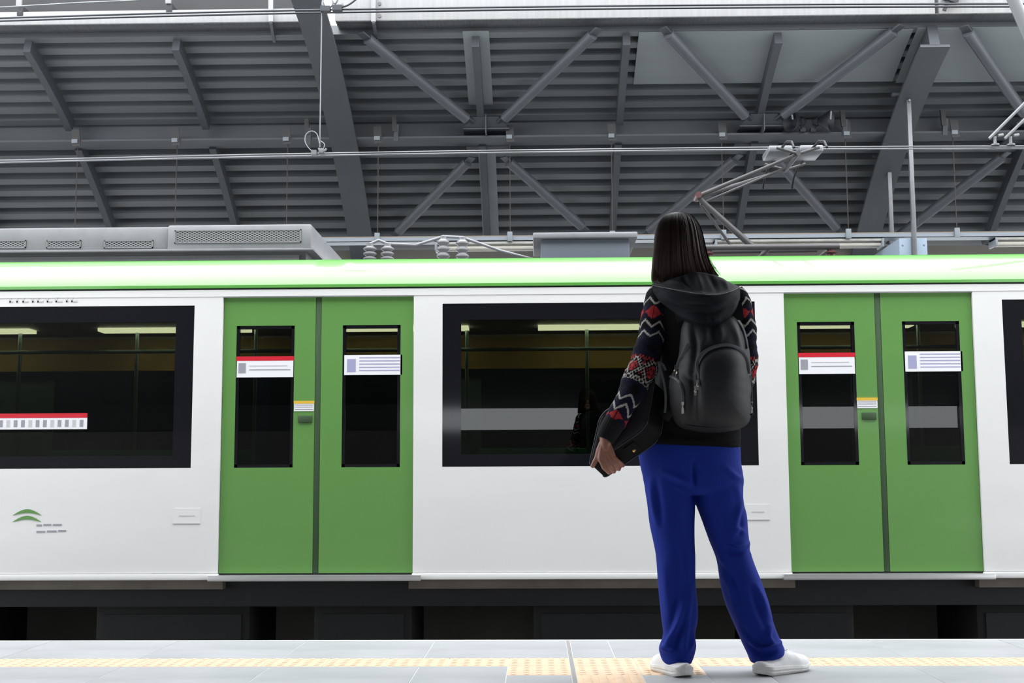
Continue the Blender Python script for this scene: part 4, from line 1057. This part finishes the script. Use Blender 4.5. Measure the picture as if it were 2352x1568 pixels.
def sleeve(path, name, rowfix=None):
    n, m_ = 132, 250
    G, C = arm_rings(path, n, m_); b = MB()
    ys = [c[1] for c, h, Y in path]; K = len(path)
    rows = np.array([np.interp(i/(m_-1)*(K-1), range(K), ys) for i in range(m_)])
    if rowfix is not None: rows = np.interp(rows, *rowfix) if not callable(rowfix) else rows
    if name == 'R':      # rows keep growing along the forward bent forearm
        L = np.concatenate([[0], np.cumsum(np.linalg.norm(np.diff(C[:, :3], axis=0), axis=1))]); rows = 668+L/0.00152
    r_ = np.random.RandomState(4); cols = []
    for i in range(m_):
        cen = C[i, :3]; r = np.linalg.norm(G[i, 0]-cen)
        fold = 0.0
        for j in range(n):
            v = G[i, j]-cen; sd = math.atan2(v[0], -v[1])          # 0 = towards the camera
            cols.append(knit_colour(sd*r, rows[i]+r_.uniform(-0.6, 0.6)))
            G[i, j] = cen+v*(1+0.05*math.sin(rows[i]*0.09+sd*1.4)+0.02*math.sin(rows[i]*0.31-sd*2.0)+r_.normal()*0.007)
    b.grid(G, sleeve_m, closev=True, caps=True); V = np.array(b.v); lo, hi = V.min(0), V.max(0)
    o = b.build('sleeve', hoodie, 70); tag(o, 'dark knitted sleeve with white zigzags and red diamonds')
    a = o.data.color_attributes.new('knit', 'FLOAT_COLOR', 'POINT')
    a.data.foreach_set('color', np.array([(*c, 1) for c in cols]).ravel())
    return o
sleeve(ARM_L[:9]+[((1407, 977), 23, 4.252)], 'L'); sleeve(ARM_R[:8], 'R')
def cuff(path):
    G, C = arm_rings(path, 72, 20)
    for i in range(len(G)):
        for j in range(72): G[i, j] = C[i, :3]+(G[i, j]-C[i, :3])*(1.04+0.025*math.cos(j*math.pi*2/3))
    return MB().grid(G, cuff_m, closev=True, caps=True).build('cuff', hoodie, 60)
cuff([((1411, 970), 23.5, 4.254), ((1403, 984), 23, 4.249), ((1395, 999), 21, 4.245), ((1389.5, 1010), 20, 4.243)]); cuff([((1682, 896), 21.5, 4.55), ((1670, 899), 20, 4.59), ((1657, 902), 18.5, 4.625)])
HR = [([(1512, 652), (1552, 636), (1590, 625), (1634, 629), (1672, 646), (1690, 654)], [4.345, 4.288, 4.268, 4.268, 4.295, 4.33]),
      ([(1504, 652), (1550, 647), (1596, 644), (1640, 645), (1676, 651), (1694, 655)], [4.325, 4.266, 4.247, 4.247, 4.272, 4.315]),
      ([(1499, 652), (1546, 659), (1596, 667), (1642, 671), (1676, 664), (1697, 656)], [4.30, 4.245, 4.215, 4.21, 4.235, 4.295]),
      ([(1498, 655), (1544, 664), (1596, 673), (1644, 676), (1678, 669), (1699, 659)], [4.295, 4.232, 4.198, 4.193, 4.222, 4.288]),
      ([(1502, 668), (1540, 681), (1596, 692), (1646, 694), (1680, 686), (1699, 675)], [4.29, 4.225, 4.183, 4.180, 4.212, 4.283]),
      ([(1517, 690), (1548, 706), (1600, 719), (1648, 719), (1680, 708), (1697, 696)], [4.285, 4.228, 4.178, 4.178, 4.216, 4.28]),
      ([(1535, 706), (1564, 727), (1606, 742), (1645, 740), (1674, 726), (1692, 711)], [4.28, 4.235, 4.19, 4.19, 4.225, 4.28]),
      ([(1550, 717), (1578, 739), (1612, 754), (1642, 750), (1668, 734), (1687, 716)], [4.285, 4.25, 4.215, 4.215, 4.24, 4.285]),
      ([(1552, 708), (1580, 724), (1612, 736), (1642, 733), (1666, 720), (1684, 706)], [4.31, 4.29, 4.27, 4.27, 4.285, 4.31])]
R_ = np.array([crom([at(*p, Y) for p, Y in zip(*r)], 90) for r in HR]); D = crom(R_.reshape(len(R_), -1), 70).reshape(70, 90, 3)
b = MB(); b.grid(D, hood_m); me = b.mesh('hood', 180)
HS = [([(1570, 634), (1575, 648), (1590, 664)], 6, -0.006), ([(1600, 630), (1606, 648), (1612, 668)], 7, 0.006), ([(1628, 632), (1640, 650), (1646, 668)], 6, -0.006), ([(1530, 645), (1556, 650), (1580, 660)], 5, 0.004), ([(1655, 640), (1665, 652), (1672, 664)], 5, 0.005),
      ([(1520, 680), (1570, 700), (1630, 703)], 7, 0.005), ([(1535, 700), (1580, 714), (1640, 716), (1685, 690)], 6, -0.005), ([(1560, 722), (1610, 738), (1650, 735)], 5, 0.005), ([(1505, 672), (1545, 715), (1580, 740)], 6, 0.005), ([(1694, 672), (1688, 700), (1670, 730)], 6, 0.005), ([(1628, 722), (1634, 735), (1625, 746)], 4, -0.004)]
apply_crease(me, [(p_, w_, a_*1.5) for p_, w_, a_ in HS], 0.0015, 9)
hood = finish(me, 'hood', hood_m, hoodie); sm = hood.modifiers.new('thick', 'SOLIDIFY'); sm.thickness = 0.004; sm.offset = -1
b = MB(); st_ = crom([at(*p, Y-0.0045) for p, Y in zip(*HR[3])], 80); b.tube(st_, 0.0011, thread, 5); b.build('hood_stitching', hoodie, 60)

# ---- hair
HRG = [((1548, 491), (1562, 491), 4.395, 0.018), ((1531, 495.5), (1580, 495.5), 4.392, 0.060), ((1520, 503), (1592, 503), 4.39, 0.085), ((1511.5, 519), (1603, 519), 4.388, 0.104), ((1507, 540), (1611, 540), 4.386, 0.112), ((1505, 562), (1616, 562), 4.384, 0.113), ((1503, 583), (1621, 583), 4.380, 0.110), ((1501.5, 602), (1627, 602), 4.376, 0.100), ((1500, 620), (1636, 618), 4.372, 0.086), ((1499, 637), (1645, 630), 4.368, 0.070), ((1499.5, 650), (1650, 634), 4.364, 0.055)]
n_, m_ = 120, 70
R_ = np.array([ring(r[0], r[1], r[2], r[3], n_, 2.15) for r in HRG]); D = crom(R_.reshape(len(R_), -1), m_).reshape(m_, n_, 3)
rr = np.random.RandomState(2); gro = np.cumsum(rr.normal(size=n_)); gro = gro-np.linspace(gro[0], gro[-1], n_); gro = np.sin(np.arange(n_)*1.7)+0.8*np.sin(np.arange(n_)*0.83+1)+rr.normal(size=n_)*0.5
for i in range(m_):
    c = D[i].mean(0); f_ = i/(m_-1)
    D[i] = c+(D[i]-c)*(1-0.012+0.010*gro[:, None]*min(1, f_*3))
hb = MB(); hb.grid(D, hair_m, closev=True, caps=True); hair = tag(hb.build('hair', person, 80), 'long straight dark brown hair')
sb = MB(); tones = []
SN = 2600
for k in range(SN):
    th = rr.uniform(0, 1)*n_; j0 = int(th) % n_; fr_ = th-int(th); dr = rr.normal()*1.4; lift = rr.uniform(0.0, 0.004); end = rr.uniform(0.86, 1.0); st0 = rr.uniform(0, 0.06)
    pts = []
    for f_ in np.linspace(st0, end, 12):
        i = min(m_-2, f_*(m_-1)); ii = int(i); jj = (th+dr*f_) % n_; ja = int(jj) % n_; jb = (ja+1) % n_; w = jj-int(jj)
        p = (D[ii, ja]*(1-w)+D[ii, jb]*w)*(1-(i-ii))+(D[ii+1, ja]*(1-w)+D[ii+1, jb]*w)*(i-ii); c = D[ii].mean(0)
        q = p-c; q[2] = 0; pts.append(p+norm(q)*(lift*min(1, f_*4)+0.0006))
    nb = len(sb.v); sb.tube(pts, [0.0005]*3+[0.0008]*6+[0.0007, 0.0005, 0.0003], strand_m, 3, caps=False)
    base = rr.uniform(0.3, 1.0); red = rr.uniform(0, 1)**2
    for i in range(12):
        g = base*(0.6+0.8*i/11); tones += [(0.016*g+0.06*red*(i/11)**1.1, 0.0105*g+0.021*red*(i/11)**1.1, 0.009*g+0.010*red*(i/11))]*3
for k in range(70):     # loose ends over the right shoulder and the left edge
    if k < 34: a, e = at(1617+rr.uniform(-4, 3), 575+rr.uniform(-20, 15), 4.36), at(1645+14*rr.uniform(-0.6, 1)**1, 632+rr.uniform(-2, 6), 4.31); mid = (a+e)/2+np.array([-0.003, 0, -0.004])
    else: a, e = at(1503+rr.uniform(0, 8), 590+rr.uniform(-20, 20), 4.37), at(1500+rr.uniform(-3, 30), 652+rr.uniform(-4, 6), 4.31); mid = (a+e)/2+np.array([-0.003, 0, 0])
    P = crom([a, mid, e], 8); sb.tube(P, [0.0008]*5+[0.0006, 0.0004, 0.0002], strand_m, 3, caps=False); red = rr.uniform(0.2, 1)
    for i in range(8): tones += [(0.02+0.05*red, 0.012+0.02*red, 0.01+0.008*red)]*3
so = sb.build('hair_strands', hair, 80); so['kind'] = 'stuff'
a = so.data.color_attributes.new('tone', 'FLOAT_COLOR', 'POINT'); a.data.foreach_set('color', np.array([(*c, 1) for c in tones]).ravel())

# ================================================================== backpack
PO = np.array([(1580, 722), (1566, 750), (1562, 785), (1559, 815), (1552, 842), (1540, 864), (1536, 885), (1537, 915), (1541, 945), (1550, 968), (1566, 983), (1592, 990), (1628, 993), (1664, 992), (1698, 986), (1718, 973), (1725, 952), (1727, 915), (1726, 880), (1724, 840), (1719, 795), (1710, 757), (1692, 730), (1655, 718), (1615, 716)], float)
PCEN = np.array([1636.0, 870.0])
_pa = np.arctan2(PO[:, 1]-PCEN[1], PO[:, 0]-PCEN[0]); _pr = np.hypot(PO[:, 0]-PCEN[0], PO[:, 1]-PCEN[1]); _o = np.argsort(_pa)
_pa2 = np.concatenate([_pa[_o]-2*math.pi, _pa[_o], _pa[_o]+2*math.pi]); _pr2 = np.tile(_pr[_o], 3)
def pack_rad(x, y): a = math.atan2(y-PCEN[1], x-PCEN[0]); return math.hypot(x-PCEN[0], y-PCEN[1])/np.interp(a, _pa2, _pr2)
Y_PK = 4.262
def pack_y(x, y):
    r = min(1.0, pack_rad(x, y)); d = 0.125*(1-r**3.2)**0.62
    d *= 0.72+0.28*min(1, max(0, (y-715)/150))
    return Y_PK-d
FOLDS = [([(1590, 735), (1597, 790), (1592, 850)], 8, -0.012), ([(1615, 745), (1620, 775), (1612, 795)], 7, 0.006), ([(1652, 745), (1656, 770), (1650, 785)], 6, 0.007), ([(1590, 855), (1592, 900), (1588, 960)], 6, -0.008), ([(1640, 730), (1636, 760), (1640, 785)], 6, -0.006), ([(1680, 735), (1692, 770), (1702, 805)], 7, 0.007), ([(1566, 860), (1590, 875)], 5, -0.006), ([(1548, 790), (1560, 830)], 6, 0.005), ([(1700, 760), (1712, 800), (1720, 850)], 6, -0.005)]
def pillow(outl, cen, yfun, n=110, m_=34, smoothing=True):
    ol_ = crom(np.vstack([outl, outl[:1]]), n+1)[:-1]; G = []
    for i in range(m_):
        r = i/(m_-1)
        G.append([at(*(cen+(p-cen)*max(r, 0.002)), yfun(*(cen+(p-cen)*max(r, 0.002)), r)) for p in ol_])
    return np.array(G), ol_
G, ol_ = pillow(PO, PCEN, lambda x, y, r: pack_y(x, y), 120, 44)
back = np.array([[p*(1-t)+(np.array([at(*PCEN, Y_PK+0.012)])[0])*t for p in G[-1]] for t in (0.4, 0.97)])
back[:, :, 1] = Y_PK+0.004
pk = MB(); pk.grid(np.concatenate([G, back]), pack_m, closev=True, caps=True); me = pk.mesh('backpack', 70); apply_crease(me, FOLDS, 0.0016, 11)
pack = thing('backpack', at(1636, 993, 4.2), 'charcoal nylon backpack with grey zips hanging on the woman\'s back', 'backpack')
body = finish(me, 'main_compartment', pack_m, pack)
KO = np.array([(1603, 890), (1600, 862), (1601, 838), (1609, 818), (1624, 803), (1645, 794), (1668, 791), (1690, 796), (1707, 809), (1717, 829), (1721, 855), (1723, 890), (1724, 930), (1722, 958), (1712, 974), (1690, 982), (1655, 985), (1625, 983), (1606, 972), (1600, 945), (1600, 915)], float); KC = np.array([1663.0, 890.0])
def pock_y(x, y, r): return pack_y(x, y)+0.004-0.030*(1-r**7)-0.004*math.sin((x+y)*0.035)*(1-r)
G, kol = pillow(KO, KC, pock_y, 100, 30); pm = MB(); pm.grid(G, pack_m, closev=True, caps=True)
me = pm.mesh('front_pocket', 70); apply_crease(me, [([(1625, 895), (1650, 915), (1660, 950)], 6, -0.006), ([(1640, 892), (1700, 892), (1722, 888)], 3, -0.003), ([(1688, 830), (1676, 870), (1672, 895)], 8, 0.005), ([(1700, 960), (1716, 950), (1722, 940)], 5, 0.005)], 0.001, 6)
finish(me, 'front_pocket', pack_m, pack)
def on_pack(x, y, lift=0.004): return at(x, y, pack_y(x, y)-lift)
def tape(pts, lift, r, name='zip_tape', m=None):
    P = crom([on_pack(*p, lift) for p in pts], 40); b = MB(); G = []
    for i, p in enumerate(P):
        d = norm(P[min(i+1, 39)]-P[max(0, i-1)]); s_ = norm(np.cross(d, (0, 1, 0)))
        G.append([p+s_*r*a+np.array([0, q, 0]) for a, q in ((-1, 0.004), (-0.9, -0.001), (0, -0.003), (0.9, -0.001), (1, 0.004), (0, 0.006))])
    return b.grid(G, m or tape_m, closev=True, caps=True).build(name, pack, 50)
tape([(1604, 884), (1607, 862), (1601, 840), (1607, 820), (1624, 804), (1645, 795), (1668, 791.5), (1690, 796.5), (1706, 809), (1716, 830), (1720, 858)], 0.012, 0.0058)
tape([(1582, 789), (1574, 806), (1564, 824), (1557, 842)], 0.005, 0.008); tape([(1538, 863), (1550, 868), (1561, 878), (1567, 895), (1569, 915), (1567, 938)], 0.006, 0.0052)
tape([(1723, 862), (1725, 880), (1726, 905), (1726, 930)], 0.004, 0.005)
tape([(1682, 727), (1697, 742), (1708, 762), (1717, 800)], 0.006, 0.0035)
def pull(x, y, lift, h=26, tilt=0.0):
    b = MB(); p, q = on_pack(x, y, lift), on_pack(x+tilt, y+h, lift+0.002); d = q-p
    b.obox(p+d*0.15, d, (0, 1, 0), np.cross(norm(d), (0, 1, 0)), (np.linalg.norm(d)*0.13, 0.003, 0.0040), chrome)
    b.tube([p+d*0.25, p+d*0.62], 0.0022, chrome, 8)
    b.lathe(p+d*0.45, d, [(0, 0.003), (0.004, 0.0045), (0.008, 0.0035)], chrome, 8)
    b.obox(p+d*0.82, d, (0, 1, 0), np.cross(norm(d), (0, 1, 0)), (np.linalg.norm(d)*0.17, 0.0022, 0.0040), chrome)
    return b.build('zip_pull', pack, 40)
pull(1602, 872, 0.016, 24); pull(1597, 886, 0.018, 22); pull(1568, 922, 0.010, 28); pull(1552, 838, 0.008, 26, -4); pull(1556, 846, 0.010, 22, -2); pull(1726, 922, 0.006, 28)
tape([(1560, 970), (1590, 978), (1640, 981), (1690, 976), (1722, 962)], 0.003, 0.0022, 'base_seam', pack_d)
def ribbon(pts, w, name, m):
    P = crom([at(x, y, Y) for x, y, Y in pts], 40); b = MB(); G = []
    for i, p in enumerate(P):
        d = norm(P[min(i+1, 39)]-P[max(0, i-1)]); s_ = norm(np.cross(d, (0.15, 1, 0)))
        G.append([p+s_*w/2*a+np.array([0, q, 0]) for a, q in ((-1, 0), (-1, -0.002), (1, -0.002), (1, 0))])
    return b.grid(G, m, closev=True, caps=True).build(name, pack, 40)
ribbon([(1529, 850, 4.262), (1523, 838, 4.256), (1513, 832, 4.25), (1517, 850, 4.245), (1524, 875, 4.245), (1528, 900, 4.248), (1529, 925, 4.252), (1527, 948, 4.255)], 0.0075, 'strap_end', tape_m)
ribbon([(1572, 735, 4.25), (1562, 705, 4.265), (1560, 688, 4.285), (1560, 672, 4.33), (1558, 668, 4.38), (1546, 680, 4.47), (1524, 740, 4.505), (1520, 820, 4.49), (1522, 900, 4.40), (1528, 940, 4.285), (1545, 955, 4.25)], 0.05, 'shoulder_strap', pack_d)
ribbon([(1690, 735, 4.25), (1688, 705, 4.265), (1674, 688, 4.285), (1670, 676, 4.33), (1668, 672, 4.38), (1676, 684, 4.47), (1700, 740, 4.505), (1702, 820, 4.49), (1706, 900, 4.40), (1712, 940, 4.285), (1715, 955, 4.25)], 0.05, 'shoulder_strap', pack_d)

# ================================================================== black case under her arm
O = at(1352, 1072, 4.292); E1 = at(1484, 983, 4.262)-O; E2 = at(1375, 955, 4.318)-O; TT = np.array([0.049, 0.028, -0.044])
def case_pt(s_, t_, w): return O+E1*s_+E2*t_+TT*w
ou = []
for cx, cy, a0 in ((0.12, 0.10, 180), (0.84, 0.16, 270), (0.84, 0.86, 0), (0.14, 0.86, 90)):
    rx_, ry_ = (0.12 if cx < 0.5 else 0.16), (0.10 if (cx < 0.5 and cy < 0.5) else 0.15)
    for k in range(9):
        a = math.radians(a0+90*k/8); ou.append((cx+rx_*math.cos(a), cy+ry_*math.sin(a)))
cm = np.array([0.5, 0.5]); G = []
for sc_, w in ((0.02, -0.10), (0.5, -0.085), (0.85, -0.05), (0.96, -0.012), (1.0, 0.03), (1.0, 0.35), (1.0, 0.65), (1.0, 0.97), (0.96, 1.012), (0.8, 1.04), (0.02, 1.06)):
    G.append([case_pt(*(cm+(np.array(p)-cm)*sc_), w) for p in ou])
case = thing('document_case', O+TT, 'slim black leather case tucked under her arm and held by the hand', 'case')
b = MB(); b.grid(G[:5], leather, closev=True); b.grid(G[4:8], leather_d, closev=True); b.grid(G[7:], leather, closev=True); b.add(G[0], [tuple(range(len(ou)))], leather); b.add(G[-1], [tuple(range(len(ou)))], leather)
b.build('case_shell', case, 50)
for w in (0.02, 0.98):
    b = MB(); b.tube([case_pt(*p, w) for p in ou+ou[:1]], 0.0026, piping_m, 8); b.build('piping', case, 60)
b = MB(); c = O+E1*0.64+TT*0.5; b.obox(c, E1, TT, np.cross(E1, TT), (0.022, 0.020, 0.004), leather_d); b.build('clasp_tab', case)
b = MB(); b.lathe(c+TT*0.12, np.array([0.1, -1, -0.3]), [(0, 0.0062), (0.004, 0.0062), (0.007, 0.003)], gold, 14); b.build('clasp_stud', case, 40)
